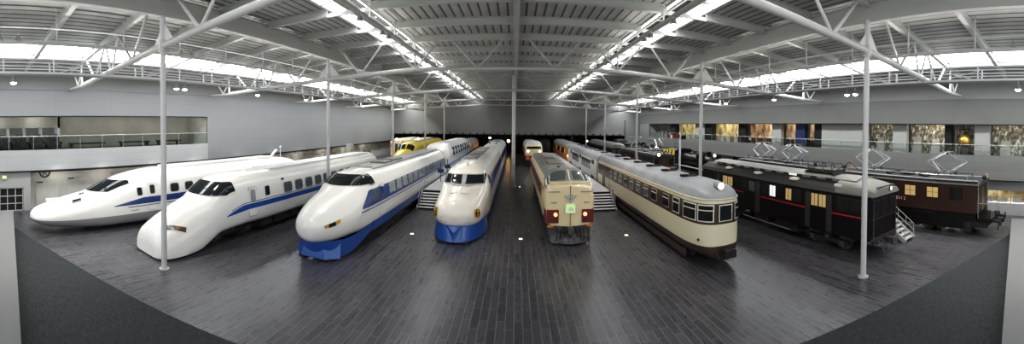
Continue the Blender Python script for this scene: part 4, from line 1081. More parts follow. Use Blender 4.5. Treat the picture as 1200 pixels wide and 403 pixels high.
# ================= Moha 52: streamlined cream and brown =================
def moha52():
    X = 9.7
    t = thing('streamlined_railcar', 'rounded cream and brown railcar with silver roof and white framed windows, right of the stairs', 'train', (X, 14.35, 0))
    k = [(0, .12, .5, 3.2, 2.0, 7, 6), (.05, .5, .45, 3.36, 2.0, 7, 6), (.18, .8, .42, 3.5, 2.0, 6, 6), (.42, 1.04, .4, 3.66, 2.0, 5.5, 4), (.8, 1.23, .42, 3.8, 2.0, 5, 4), (1.3, 1.34, .4, 3.9, 2.0, 4.6, 4.4), (2.0, 1.4, .4, 3.96, 2.0, 4.4, 5), (3, 1.42, .4, 3.98, 2.0, 4.2, 5)]
    L = 20.4
    B = Body(k, L)
    cuts = (1.06, 2.12, 3.12, 3.26)
    us = [0, .01, .03, .05, .08, .12, .18, .25, .33, .42, .55, .7, .85, 1, 1.3, 1.6, 2, 2.5, 3, 6, 9, 12, 15, 18, L]
    B.mesh(us, cuts, ('brown', 'cream2', 'brown', 'cream2', 'roofs')).build('body', t, smooth=True, merge=True)
    m = MB()
    # gutter line following the roof edge
    pts = [B.pt(u, B.phi(u, 3.32, 1), .03) for u in us[2:]][::-1]+[B.pt(u, B.phi(u, 3.32, -1), .03) for u in us[2:]]
    m.path(pts, .035, 'cream2', 6); m.build('roof_gutter', t, smooth=True)
    # the cream pillar bands between front windows
    def plan(u): return B.P(u)[0]
    def wpatch(phi_f, u0, u1, z0, z1, s, name, glass):
        fr = MB(); rows = []
        for e, mt, of in ((.06 if u0 < 3.2 else .03, 'frame_w', .014), (0, glass, .026)):
            r_ = []
            for i in range(7):
                u = (u0-e*(.35 if u0 < .3 else 1))+(u1-u0+e*(1.35 if u0 < .3 else 2))*i/6
                u = max(.004, u)
                r_.append([B.pt(u, B.phi(u, z, s), of) for z in (z0-e, (z0+z1)/2, z1+e)])
            fr.grid(r_, mt)
        o = fr.build(name, t, smooth=True)
        b = MB(); r_ = [[B.pt(u, B.phi(u, z, s), .034) for z in ((z0+z1)/2+.12, (z0+z1)/2+.17)] for u in [u0+(u1-u0)*i/5 for i in range(6)]]
        b.grid(r_, 'frame_w').build('transom', o)
    for s in (-1, 1):
        wpatch(0, .10, .62, 2.3, 3.02, s, 'front_window', 'glass')
        wpatch(0, .80, 1.75, 2.3, 3.02, s, 'cab_side_window', 'glass')
        wpatch(0, 2.25, 2.95, 2.32, 3.02, s, 'side_window', 'glass')
        for i in range(9): wpatch(0, 3.5+i*.0+(0 if i == 0 else .35)+i*1.42, 4.3+(0 if i == 0 else .35)+i*1.42, 2.35, 3.0, s, 'side_window', 'glass' if i in (0, 1, 5) else 'glass_g')
        B.win(t, 17.6, 18.6, 1.1, 3.05, s, 'brown', 'brown', .03, 'door', .04, .02)
        MB().ball(B.pt(.6, B.phi(.6, 1.35, s), .03), .07, 'dark2', 8).build('tail_light', t)
    m = MB(); B.patch(m, [(.02, B.phi(.02, 2.3, 1)), (.02, B.phi(.02, 2.3, -1)), (.02, B.phi(.02, 3.0, -1)), (.02, B.phi(.02, 3.0, 1))], 'glass', .03, 4, 4)
    # central front window
    m = MB()
    for e, mt, of in ((.05, 'frame_w', -.03), (0, 'glass', -.05)):
        m.poly([(-.34-e, of, 2.3-e), (.34+e, of, 2.3-e), (.34+e, of, 3.02+e), (-.34-e, of, 3.02+e)], mt)
    m.build('front_window', t)
    h = MB(); h.tube((0, .85, 3.95), (0, .42, 3.9), .2, 'roofs', 16); hb = h.build('headlight', t, smooth=True)
    MB().tube((0, .42, 3.9), (0, .39, 3.9), .17, 'hlamp', 16).build('lens', hb, smooth=True)
    m = MB(); m.box(-.2, .2, -.55, .3, .65, .95, 'under'); m.box(-.28, .28, -.6, -.35, .62, .98, 'under'); m.build('coupler', t)
    m = MB(); m.box(-.5, .5, -.2, .4, .45, .65, 'under'); m.path([(-.5, 0, .8), (-.5, -.25, .6), (-.45, -.1, .4)], .035, 'under'); m.path([(.5, 0, .8), (.5, -.25, .6), (.45, -.1, .4)], .035, 'under'); m.build('hose', t)
    for i in range(6):
        m = MB(); m.box(-.45, .45, 3.6+i*2.7, 4.0+i*2.7, 3.95, 4.06, 'dark2'); m.box(-.6, -.2, 3.55+i*2.7, 3.8+i*2.7, 4.0, 4.12, 'dark'); m.box(.1, .55, 3.8+i*2.7, 4.05+i*2.7, 4.0, 4.1, 'dark'); m.build('roof_ventilator', t)
    for y in (3.4, 17): bogie(t, y, .8)
    for q in (-1, 1):
        m = MB(); m.box(q*1.3-.02, q*1.3+.02, 1.6, 19.8, .25, .6, 'brown'); m.build('side_skirt', t)
    # second car
    t2 = thing('railcar', 'grey-roofed pale blue and dark railcar coupled behind the rounded cream railcar', 'train', (X, 35.6, 0))
    B2 = Body([(0, 1.4, .5, 3.8, 2, 4.2, 5), (.1, 1.42, .45, 3.9, 2, 4.2, 5)], 20)
    B2.mesh([0, .1, 5, 10, 15, 19.9, 20], (1.0, 3.2), ('brown', 'roofw', 'roofs')).build('body', t2, smooth=True, merge=True)
    for s in (-1, 1):
        for i, y in enumerate((1.2, 8.6, 16.2)): B2.win(t2, y, y+1.3, 1.05, 3.1, s, 'dark2', 'brown', .05, 'door', .04, .014)
        for j in range(2):
            for i in range(4): B2.win(t2, 3.0+i*1.35+j*7.5, 4.1+i*1.35+j*7.5, 2.1, 2.95, s, 'glass_g', 'dark2', .08, r=.04, off=.014)
    for i in range(6): MB().box(-.4, .4, 2+i*3, 2.4+i*3, 3.88, 4.0, 'dark2').build('roof_ventilator', t2)
    MB().box(-.45, .45, -.75, 0, 1, 3.2, 'rubber').build('gangway', t2)
    for y in (3, 17): bogie(t2, y, .9)
    t3 = thing('railcar', 'orange-brown railcar with one lit headlamp at the far right platform', 'train', (X, 57.2, 0))
    B3 = Body([(0, 1.4, .6, 3.7, 2, 4.2, 5), (.15, 1.42, .55, 3.9, 2, 4.2, 5)], 20)
    B3.mesh([0, .15, 5, 10, 15, 20], (3.2,), ('orange', 'roofs')).build('body', t3, smooth=True, merge=True)
    for s in (-1, 1):
        for i in range(9): B3.win(t3, 1.2+i*2.0, 2.6+i*2, 2.1, 2.95, s, 'glass_y' if i % 3 == 0 else 'glass', 'brown', .08, r=.04, off=.014)
        MB().box(s*.95-.3, s*.95+.3, -.03, 0, 2.2, 3.0, 'glass').build('front_window', t3)
    MB().ball((-1.1, -.1, 1.9), .16, 'warm', 10).build('headlight', t3)
    MB().box(-.3, .3, -.02, 0, 1.0, 3.0, 'brown').build('door', t3)
    for y in (3, 17): bogie(t3, y, .9)
moha52()

# ================= black railcar with red line =================
def pantograph(parent, y, z, sx=1., name='pantograph', h=1.0, w=.55, l=1.3):
    m = MB()
    m.box(-w-.1, w+.1, y-.5, y-.42, z, z+.06, 'metal'); m.box(-w-.1, w+.1, y+.42, y+.5, z, z+.06, 'metal')
    for s in (-1, 1): m.box(s*w-.03, s*w+.03, y-.5, y+.5, z, z+.06, 'metal')
    b = m.build(name, parent)
    m = MB()
    for s in (-1, 1):
        for q in (-1, 1):
            m.tube((s*w, y+q*.25, z+.06), (s*w*.8, y+q*l, z+h*.5), .035, 'metal', 5)
            m.tube((s*w*.8, y+q*l, z+h*.5), (s*w*.6, y+q*.15, z+h), .03, 'metal', 5)
    for q in (-1, 1):
        m.tube((-w*.8, y+q*l, z+h*.5), (w*.8, y+q*l, z+h*.5), .022, 'metal', 5); m.tube((-w, y+q*.25, z+.06), (w*.8, y+q*l, z+h*.5), .012, 'metal', 4)
        m.tube((-w*.6, y+q*.15, z+h), (w*.8, y+q*l, z+h*.5), .012, 'metal', 4)
    m.build('arm_frame', b)
    m = MB()
    for q in (-1, 1): m.box(-.75, .75, y+q*.18-.03, y+q*.18+.03, z+h, z+h+.05, 'metal'); m.tube((-.75, y+q*.18, z+h+.02), (-1.0, y+q*.18, z+h-.12), .02, 'metal', 5); m.tube((.75, y+q*.18, z+h+.02), (1.0, y+q*.18, z+h-.12), .02, 'metal', 5)
    m.build('contact_shoe', b)
    m = MB()
    for s in (-1, 1):
        for q in (-1, 1): m.tube((s*w, y+q*.45, z-.22), (s*w, y+q*.45, z), .07, 'dark2', 8)
    m.build('insulator', b)
def black_car():
    X = 16.95
    t = thing('vintage_railcar', 'black wooden railcar with red waist line and grey clerestory roof behind the right column', 'train', (X, 9.9, 0))
    L = 16.8; W = 1.32
    MB().box(-W, W, 0, L, .95, 3.3, 'black').build('body', t)
    # arched lower roof and clerestory
    prof = [(-W-.1, 3.28), (-W+.05, 3.5), (-.78, 3.78), (.78, 3.78), (W-.05, 3.5), (W+.1, 3.28)]
    MB().prism(prof, -.12, L+.1, 'dark2').build('lower_roof', t)
    MB().box(-.72, .72, 1.6, L-1.4, 3.76, 4.0, 'dark2').build('clerestory_wall', t)
    pr = [(-.9, 3.98), (-.55, 4.1), (0, 4.15), (.55, 4.1), (.9, 3.98)]
    MB().prism(pr, 1.3, L-1.1, 'roofg').build('clerestory_roof', t)
    # domed end of the roof
    m = MB(); rows = []
    for i in range(9):
        a = i/8; y = 2.4-2.55*math.sin(a*pi/2); sc_ = 1-a*.08; hh = 4.1*(1-a)**0+0
        top = 4.1-.42*(1-math.cos(a*pi/2))
        rows.append([(-W*1.06*math.cos(pi*k/12), y, 3.3+(top-3.3)*math.sin(pi*k/12)**.75) for k in range(13)])
    m.grid(rows, 'roofg')
    m.poly(rows[-1][::-1], 'roofg'); m.build('roof_end', t, smooth=True)
    for s in (-1, 1):
        c = t
        for i in range(11): MB().box(s*.73-.012, s*.73+.012, 2.4+i*1.22, 3.1+i*1.22, 3.82, 3.96, 'glass_w' if i in (3,) else 'glass_l').build('clerestory_window', t)
        lit = {0: 'glass', 2: 'glass_y', 3: 'glass_y', 5: 'glass_y', 6: 'glass_w', 8: 'glass_g', 10: 'glass_y', 11: 'glass_y'}
        y = 1.0; i = 0
        for i, (a, b) in enumerate(((.5, 1.3), (1.45, 2.25), (3.1, 3.6), (3.7, 4.2), (5.1, 5.75), (5.9, 6.4), (7.4, 7.95), (8.1, 8.6), (9.6, 10.2), (10.4, 11.0), (12.3, 12.9), (13.0, 13.6), (14.7, 15.3))):
            m = MB(); m.box(s*(W+.006)-.006, s*(W+.006)+.006, a-.04, b+.04, 2.3, 3.08, 'maroon'); m.box(s*(W+.018)-.006, s*(W+.018)+.006, a, b, 2.34, 3.04, lit.get(i, 'glass'))
            wdw = m.build('window', t); MB().box(s*(W+.027)-.004, s*(W+.027)+.004, (a+b)/2-.015, (a+b)/2+.015, 2.34, 3.04, 'maroon').build('mullion', wdw)
        for a, b in ((.3, 2.7), (4.6, 8.9), (10.9, 14.2)): MB().box(s*(W+.006)-.006, s*(W+.006)+.006, a, b, 2.08, 2.16, 'redline').build('red_line', t)
        for a in (2.65, 4.3, 9.0, 14.1): MB().box(s*(W+.005)-.01, s*(W+.005)+.01, a, a+.4 if a != 9.0 else a+.5, 1.0, 3.1, 'dark2').build('door', t)
        m = MB(); m.bar((s*1.2, 3.6, .9), (s*1.2, 6, .45), .05, .05, 'under'); m.bar((s*1.2, 6, .45), (s*1.2, 11, .45), .05, .05, 'steel_d'); m.bar((s*1.2, 11, .45), (s*1.2, 13.4, .9), .05, .05, 'under'); m.build('truss_rod', t)
        for i in range(4): MB().box(s*1.1-.22, s*1.1+.22, 2+i*3.6, 2.5+i*3.6, 3.62, 3.76, 'frame_w').build('roof_lamp_box', t, label='white lit box on the lower roof')
    # front end
    for x in (-.85, 0, .85):
        m = MB(); m.box(x-.3, x+.3, -.02, 0, 2.25, 3.1, 'maroon'); m.box(x-.25, x+.25, -.035, -.02, 2.3, 3.05, 'glass'); m.build('end_window', t)
    m = MB(); m.box(-1.36, 1.36, -.05, 0, 2.08, 2.14, 'maroon'); m.box(-1.36, 1.36, -.04, 0, .95, 1.1, 'dark2'); m.box(-.4, -.37, -.03, 0, 1.0, 3.15, 'maroon'); m.box(.37, .4, -.03, 0, 1.0, 3.15, 'maroon'); m.build('end_moulding', t)
    h = MB(); h.tube((.35, .05, 3.6), (.35, -.22, 3.6), .13, 'dark2', 12); hb = h.build('headlight', t, smooth=True); MB().tube((.35, -.22, 3.6), (.35, -.24, 3.6), .1, 'hlamp', 12).build('lens', hb)
    m = MB(); m.box(-1.2, 1.2, -.1, .1, .75, 1.0, 'under'); m.build('buffer_beam', t)
    m = MB(); m.box(-.15, .15, -.6, 0, .75, 1.0, 'undergrey'); m.box(-.22, .22, -.75, -.5, .7, 1.05, 'undergrey'); m.build('coupler', t)
    for x in (-.8, -.45, .45, .8): m = MB().path([(x, -.05, .95), (x, -.4, .75), (x+.05, -.45, .4)], .04, 'undergrey'); m.build('hose', t)
    for s in (-1, 1):
        m = MB(); m.tube((s*1.2, -.08, 1.1), (s*1.2, -.08, 3.0), .02, 'undergrey', 5); m.build('grab_rail', t)
    for y in (3.2, 13.4): bogie(t, y, .95, .45, 1.1)
    m = MB(); m.box(-1.1, 1.1, 5.6, 7.6, .35, .95, 'under'); m.box(-1.15, 1.15, 8.3, 9.6, .4, .95, 'under'); m.box(-1.0, 1.0, 0, L, .85, .98, 'under'); m.build('underframe', t)
    MB().box(-.75, .75, 3.0, 3.1, 4.12, 4.25, 'dark2').build('roof_walk_support', t); MB().box(-.75, .75, 5.2, 5.3, 4.12, 4.25, 'dark2').build('roof_walk_support', t)
    m = MB()
    for y in (3.2, 3.9, 4.6, 5.1):
        m.path([(-.6, y, 4.2), (-.5, y+.2, 4.75), (.5, y+.2, 4.75), (.6, y, 4.2)], .03, 'dark2', 5)
    m.box(-.55, .55, 3.1, 5.3, 4.22, 4.4, 'dark2'); m.path([(-.4, 3.1, 4.4), (.1, 2.5, 4.9), (.4, 1.9, 4.35)], .025, 'dark2', 5); m.build('folded_pantograph', t)
black_car()

# ================= brown electric locomotives =================
def text_mesh(body, size, m, parent, name, loc, rot):
    cu = bpy.data.curves.new(name, 'FONT'); cu.body = body; cu.size = size; cu.extrude = .004; cu.align_x = 'CENTER'; cu.align_y = 'CENTER'
    o = bpy.data.objects.new(name, cu); COL.objects.link(o)
    dg = bpy.context.evaluated_depsgraph_get(); me = bpy.data.meshes.new_from_object(o.evaluated_get(dg)); bpy.data.objects.remove(o)
    me.materials.clear(); me.materials.append(M[m])
    q = bpy.data.objects.new(name, me); COL.objects.link(q); q.parent = parent; q.location = loc; q.rotation_euler = rot
    return q
def loco(X, Y, L, lb, number=None):
    t = thing('electric_locomotive', lb, 'locomotive', (X, Y, 0))
    W = 1.4; z0 = 1.5
    MB().box(-W, W, 0, L, z0, 3.35, 'maroon').build('body', t)
    MB().prism([(-W-.08, 3.33), (-W+.1, 3.5), (-.6, 3.62), (.6, 3.62), (W-.1, 3.5), (W+.08, 3.33)], -.15, L+.15, 'dark2').build('roof', t)
    for s in (-1, 1):
        n = int((L-1.5)/1.95)
        for i in range(n+1):
            a = 1.05+i*(L-3.0)/n
            m = MB(); g = 'glass_y' if i in (1, 3) and number else ('glass_y' if i == 2 else 'glass')
            if number and s < 0 and i == 2: g = 'glass_y'
            m.box(s*(W+.006)-.006, s*(W+.006)+.006, a-.06, a+.86, 2.3, 3.1, 'black'); m.box(s*(W+.018)-.006, s*(W+.018)+.006, a, a+.8, 2.36, 3.04, g)
            w = m.build('window', t); MB().box(s*(W+.028)-.004, s*(W+.028)+.004, a+.385, a+.415, 2.36, 3.04, 'maroon').box(s*(W+.028)-.004, s*(W+.028)+.004, a, a+.8, 2.7, 2.72, 'maroon').build('mullion', w)
        m = MB(); m.box(s*(W+.006)-.006, s*(W+.006)+.006, 3.0, 3.03, 1.35, 2.0, 'brown'); m.box(s*(W+.006)-.006, s*(W+.006)+.006, 4.6, 4.63, 1.35, 2.0, 'brown'); m.box(s*(W+.006)-.006, s*(W+.006)+.006, 3.0, 4.63, 1.98, 2.0, 'brown'); m.box(s*(W+.006)-.006, s*(W+.006)+.006, 3.0, 4.63, 1.35, 1.37, 'brown'); m.build('inspection_panel', t)
        if number:
            text_mesh(number, .3, 'frame_w', t, 'number_plate', (s*(W+.02), 5.6, 2.08), (pi/2, 0, pi/2 if s > 0 else -pi/2))
        m = MB(); m.bar((s*(W-.15), 0, 3.58), (s*(W-.15), L, 3.58), .25, .05, 'roofs'); m.build('roof_walkboard', t)
    for y, d in ((0, -1), (L, 1)):
        m = MB()
        for x in (-.95, .95): m.box(x-.28, x+.28, y+d*.0-.02, y+d*.0+.02, 2.35, 3.05, 'glass')
        m.box(-.33, .33, y-.03, y+.03, 1.25, 3.05, 'brown'); m.build('end_door', t)
        dk_ = MB(); dk_.box(-1.25, 1.25, min(y, y+d*1.0), max(y, y+d*1.0), .95, 1.2, 'black').box(-1.25, 1.25, min(y, y+d*.05), max(y, y+d*.05), 1.2, 1.5, 'black'); dd = dk_.build('end_deck', t)
        m = MB()
        for x in (-1.2, -.6, .6, 1.2): m.tube((x, y+d*.95, 1.2), (x, y+d*.95, 2.15), .022, 'steel_d', 5)
        for z in (1.65, 2.15):
            m.tube((-1.2, y+d*.95, z), (-.5, y+d*.95, z), .022, 'steel_d', 5); m.tube((.5, y+d*.95, z), (1.2, y+d*.95, z), .022, 'steel_d', 5)
        for s in (-1, 1):
            m.tube((s*1.2, y, 2.15), (s*1.2, y+d*.95, 2.15), .022, 'steel_d', 5); m.tube((s*1.3, y+d*.05, 1.2), (s*1.3, y+d*.05, 3.3), .022, 'steel_d', 5)
        m.build('deck_railing', dd)
        m = MB(); m.box(-.15, .15, min(y+d*1.0, y+d*1.55), max(y+d*1.0, y+d*1.55), .78, 1.02, 'under')
        m.build('coupler', dd)
        for s in (-1, 1): MB().tube((s*.85, y+d*1.0, 1.0), (s*.85, y+d*1.45, 1.0), .1, 'under', 8).tube((s*.85, y+d*1.4, 1.0), (s*.85, y+d*1.47, 1.0), .24, 'under', 14).build('buffer', dd)
        m = MB()
        for x in (-.5, .5): m.path([(x, y+d*1.0, .95), (x, y+d*1.3, .7), (x, y+d*1.2, .35)], .035, 'under')
        m.build('hose', dd)
        h = MB(); h.tube((0, y, 3.75), (0, y+d*.3, 3.75), .17, 'dark2', 12); hb = h.build('headlight', t, smooth=True); MB().tube((0, y+d*.3, 3.75), (0, y+d*.32, 3.75), .13, 'glass_l', 12).build('lens', hb)
        m = MB(); m.ball((.9, y+d*.05, 3.75), .13, 'orange' if number else 'dark2', 8); m.build('marker_lamp', t)
    for y in (2.3, L-2.3):
        bogie(t, y, 1.0, .55, 1.4, 1.1)
    m = MB(); m.box(-1.15, 1.15, -.6, L+.6, .55, 1.0, 'under'); m.box(-1.3, 1.3, .1, L-.1, 1.0, 1.52, 'black'); m.box(-1.28, 1.28, .9, L-.9, .45, 1.1, 'black')
    for i in range(6): m.box(-1.25, 1.25, .4+i*L/6, .9+i*L/6, .3, .9, 'under')
    m.build('underframe', t)
    for y in (2.6, L-2.6): pantograph(t, y, 3.95, h=1.4, l=1.35)
    m = MB(); m.ball((0, L/2, 3.78), .6, 'dark2', 12, .3); m.ball((-.3, L/2-1.3, 3.72), .3, 'dark2', 10, .5); m.box(-.9, .9, L/2-1.9, L/2-1.6, 3.6, 3.75, 'dark2'); m.box(-.8, .8, L/2+1.1, L/2+1.4, 3.6, 3.8, 'dark2')
    m.path([(-1.0, .8, 3.6), (-1.0, .8, 3.85), (-1.0, L-.8, 3.85), (-1.0, L-.8, 3.6)], .03, 'metal'); m.path([(.9, 1, 3.6), (.9, 1, 3.8), (.9, L-1, 3.8)], .03, 'dark2')
    m.build('roof_equipment', t)
    return t
loco(23.62, 6.1, 11.4, 'brown electric locomotive nearest the right wall, with lit windows and two raised pantographs', 'ED11 2')
loco(23.62, 20.9, 9.6, 'dark brown electric locomotive seen over the roof of the black railcar')
# brown locomotive with lit headlight further back
t = loco(16.95, 38.0, 13.0, 'brown electric locomotive with one bright headlamp behind the semaphore signal')
MB().ball((-.75, -.15, 3.55), .2, 'hlamp', 10).build('headlight', t, label='bright lit headlamp')
m = MB(); m.box(-1.42, 1.42, -.04, -.02, 1.3, 2.1, 'orange'); m.box(-.5, .5, -.06, -.04, 1.5, 2.0, 'frame_w'); m.build('front_panel', t)

# steam locomotive
def steam(X, Y, lb):
    t = thing('steam_locomotive', lb, 'locomotive', (X, Y, 0))
    m = MB(); m.tube((0, .3, 2.35), (0, 8.5, 2.35), .82, 'black', 24); m.build('boiler', t, smooth=True)
    m = MB(); m.tube((0, .25, 2.35), (0, .12, 2.35), .78, 'dark2', 24, .6); m.build('smokebox_door', t, smooth=True)
    m = MB(); m.tube((0, 1.2, 3.1), (0, 1.2, 3.75), .24, 'black', 16, .28); m.build('chimney', t, smooth=True)
    m = MB(); m.ball((0, 3.6, 3.1), .5, 'black', 14, .9); m.ball((0, 5.6, 3.1), .42, 'black', 14, .9); m.build('dome', t, smooth=True)
    m = MB(); m.box(-1.35, 1.35, 8.4, 10.6, 1.5, 3.5, 'black'); m.prism([(-1.5, 3.45), (-1, 3.7), (0, 3.8), (1, 3.7), (1.5, 3.45)], 8.1, 10.9, 'black'); c = m.build('cab', t)
    for s in (-1, 1): MB().box(s*1.355-.01, s*1.355+.01, 8.9, 9.8, 2.5, 3.2, 'glass_y').build('cab_window', c)
    m = MB(); m.box(-1.3, 1.3, 11.3, 16.5, 1.0, 3.0, 'black'); m.box(-1.1, 1.1, 11.5, 16.3, 3.0, 3.3, 'dark2'); m.build('tender', t)
    for s in (-1, 1):
        m = MB(); m.box(s*1.2-.02, s*1.2+.02, .2, 2.4, 2.2, 3.4, 'black'); m.build('smoke_deflector', t)
        m = MB(); m.box(s*1.1-.25, s*1.1+.25, 0, 8.4, 1.5, 1.56, 'steel_d'); m.build('running_board', t)
        m = MB(); m.tube((s*1.1, .8, .95), (s*1.1, 2.1, .95), .33, 'black', 16); m.build('cylinder', t)
        m = MB(); m.bar((s*1.05, 2.1, .9), (s*1.05, 7.5, .9), .05, .1, 'metal'); m.build('side_rod', t)
        for y in (3.3, 5.0, 6.7):
            m = MB(); m.tube((s*.72, y, .8), (s*.86, y, .8), .8, 'dark2', 22); m.build('driving_wheel', t)
        for y in (1.4, 12.4, 15.2): MB().tube((s*.72, y, .43), (s*.86, y, .43), .43, 'dark2', 16).build('wheel', t)
    m = MB(); m.tube((0, .2, 3.35), (0, -.1, 3.35), .2, 'dark2', 12); hb = m.build('headlight', t); MB().ball((0, -.12, 3.35), .2, 'hlamp', 10).build('lens', hb)
    m = MB(); m.box(-1.3, 1.3, -.3, -.1, .9, 1.35, 'red'); m.box(-.5, .5, -.32, .3, .3, .9, 'under'); m.build('buffer_beam', t)
    m = MB(); m.poly([(-.35, -.34, 1.9), (0, -.34, 1.5), (.35, -.34, 1.9), (0, -.34, 2.3)], 'orange'); m.build('diamond_plate', t)
    m = MB(); m.box(-.4, .4, 0, 16.5, .75, 1.4, 'under'); m.build('main_frame', t)
steam(23.4, 37.3, 'black steam locomotive with a lit headlamp under the right balcony')
steam(23.4, 56.0, 'black steam locomotive far back by the right wall')
t = thing('warning_board', 'yellow and black blocks standing beside the far steam locomotive', 'board', (21.0, 45.5, 0))
MB().box(-.8, -.1, 0, .1, 2.9, 3.7, 'yellow').build('panel', t); MB().box(.1, .9, 0, .1, 2.9, 3.7, 'yellow').build('panel', t)
MB().box(-.06, .06, 0, .1, 0, 3.7, 'dark').build('post', t); MB().box(-.5, -.35, -.02, 0, 2.9, 3.7, 'dark').box(.4, .55, -.02, 0, 2.9, 3.7, 'dark').build('bars', t)
# far dark cars on the right tracks
def simple_car(X, Y, L, lb, body, roof, winmat='glass', cut=3.2, nm='passenger_car'):
    t = thing(nm, lb, 'train car', (X, Y, 0))
    B = Body([(0, 1.3, .6, 3.7, 2, 3.6, 5), (.5, 1.4, .55, 3.95, 2, 3.4, 5), (1.5, 1.42, .55, 4.0, 2, 3.2, 5)], L)
    B.mesh([0, .1, .3, .5, .9, 1.5, L/2, L], (cut,), (body, roof)).build('body', t, smooth=True, merge=True)
    for s in (-1, 1):
        for i in range(int((L-2)/2)): B.win(t, 1.8+i*2, 3.1+i*2, 2.15, 2.9, s, winmat, 'dark2', .06, r=.04, off=.014)
        MB().box(s*.85-.28, s*.85+.28, -.02, 0, 2.3, 2.95, 'glass_g').build('front_window', t)
    MB().box(-.3, .3, -.03, 0, 1.0, 3.0, 'dark2').build('end_door', t)
    for y in (3, L-3): bogie(t, y, .9)
    return t
simple_car(16.95, 56.5, 18, 'dark car with smooth grey rounded roof at the back right', 'black', 'roofg')
t = simple_car(23.5, 75.5, 14, 'dark brown car under the back wall at far right', 'brown', 'dark2')
simple_car(6.6, 80.0, 12, 'brown car with a lit doorway in the dark annex right of the middle', 'brown', 'dark2', 'glass_y')
# far left trains
def yellow_train():
    t = thing('bullet_train', 'bright yellow inspection bullet train at the back left', 'train', (-16.2, 47.0, 0))
    k = [(0, .06, 1.35, 1.6, 1.5, 2, 2), (.1, .62, .9, 2.05, 1.45, 2, 2), (.35, 1.0, .7, 2.4, 1.4, 2.05, 2.2), (.8, 1.27, .6, 2.6, 1.4, 2.1, 2.4), (1.5, 1.47, .5, 2.8, 1.4, 2.3, 2.6), (3.3, 1.66, .4, 3.1, 1.5, 2.6, 4), (4.4, 1.69, .35, 3.85, 1.5, 3, 6), (6, 1.69, .3, 4.1, 1.5, 3.2, 8)]
    B = Body(k, 24); B.mesh(us_for(24, 6, .3, 5), (1.0, 3.7), ('blue', 'yellow', 'yellow')).build('body', t, smooth=True, merge=True)
    for lo, hi in ((50, 88.5), (91.5, 130)):
        m = MB(); B.patch(m, [(3.4, lo), (3.4, hi), (4.3, hi), (4.3, lo)], 'glass', .03, 6, 6); m.build('windscreen', t, smooth=True)
    for s in (-1, 1):
        B.stripe(t, 5, 24, 2.1, 2.9, s, 'blue', 'window_band', .01, 10)
        MB().ball(B.pt(.7, B.phi(.7, 1.6, s), .02), .2, 'gold', 8).build('headlight', t)
    MB().box(-.6, .6, 8, 22, 4.05, 4.15, 'roofs').build('roof_panel', t)
    for y in (3.3, 20): bogie(t, y)
yellow_train()
for x, y, body, lb in ((-23.2, 66.5, 'cream2', 'cream old train front with orange edges, left of the pair at the back left'), (-19.7, 70.0, 'cream2', 'cream old train front with orange edges, right of the pair at the back left')):
    t = simple_car(x, y, 14, lb, body, 'cream2', cut=3.5)
    MB().box(-1.35, -1.2, -.04, 0, 1.0, 3.6, 'orange').box(1.2, 1.35, -.04, 0, 1.0, 3.6, 'orange').build('edge_trim', t)
    MB().ball((0, .1, 3.9), .2, 'warm', 8).build('headlight', t)
t = simple_car(-9.6, 66.4, 12, 'orange car end glowing behind the double-deck car', 'orange', 'steel_d', 'glass_y')
MB().ball((1.0, -.1, 2.4), .16, 'warm', 8).build('headlight', t)
simple_car(-13.0, 80.0, 12, 'pale car under the back wall at left', 'roofw', 'roofw')

# lamps glowing in the dark annex
for x, y, z, nm in ((-5.8, 80, 3.9, 'cool'), (-1.6, 81, 3.2, 'warm'), (18, 88, 3.0, 'far')):
    t = thing('floodlight', {'cool': 'bright lamp in the dark annex above the round-nosed train', 'warm': 'orange glowing lamp left of the middle column in the annex', 'far': 'small warm lamp deep in the right annex'}[nm], 'lamp', (x, y, 0))
    MB().tube((0, 0, 0), (0, 0, z), .05, 'dark2', 8).build('pole', t); MB().ball((0, -.1, z), .33 if nm == 'warm' else .2, 'warm' if nm != 'cool' else 'bulb', 10).build('lamp_head', t)
MB_ = None

# ------------------------------------------------------------------ platforms, stairs, signals
def platform(x0, x1, y0, y1, lb, rails):
    t = thing('platform', lb, 'platform', ((x0+x1)/2, y0, 0)); w = (x1-x0)/2
    MB().box(-w, w, 0, y1-y0, 0, 1.2, 'stair_w').build('deck_base', t); MB().box(-w, w, 0, y1-y0, 1.2, 1.25, 'deck_w').build('deck_surface', t)
    st = thing('stairs', lb.split(' platform')[0].replace('raised ', '')+' steps with black risers, leading up to the platform, '+('left' if x0 < 0 else 'right')+' of the aisle', 'stairs', ((x0+x1)/2, y0, 0))
    n = 7
    for i in range(n):
        z1 = 1.25*(n-i)/n - .0; yy = -.27*(i+0)
        if i: 
            MB().box(-w, w, yy-.27, yy+.02, z1-.05, z1, 'stair_w').build('tread', st)
            MB().box(-w+.02, w-.02, yy-.05, yy, z1-.18, z1-.05, 'dark').build('riser', st)
    MB().box(-w+.02, w-.02, -.06, -.01, 1.04, 1.2, 'dark').build('riser', st)
    for s in (-1, 1):
        m = MB(); m.prism([(-.27*n, 0), (-.27*n, .16), (0, 1.3), (0, 0)], s*w-.03, s*w+.03, 'stair_w', axis='x')
        m.build('stringer', st)
    m = MB()
    hx = -w+.1 if x0 < 0 else w-.1
    for k in range(2):
        dz = .5+.45*k
        m.tube((hx, -.27*n, dz), (hx, 0, 1.25+dz), .025, 'metal', 6); m.tube((hx, 0, 1.25+dz), (hx, 1.2, 1.25+dz), .025, 'metal', 6)
    for k in range(5): yy = -.27*n+k*.27*n/4; zz = 1.25*k/4; m.tube((hx, yy, zz), (hx, yy, zz+.95), .02, 'metal', 6)
    for k in range(2): m.tube((hx, .3+k*.9, 1.25), (hx, .3+k*.9, 2.2), .02, 'metal', 6)
    m.build('handrail', st)
    return t
platform(-7.8, -5.35, 29.3, 66, 'white raised platform between the sharp-nosed and round-nosed trains', True)
platform(5.1, 8.1, 29.3, 72, 'white raised platform between the cream express and the rounded railcar', True)
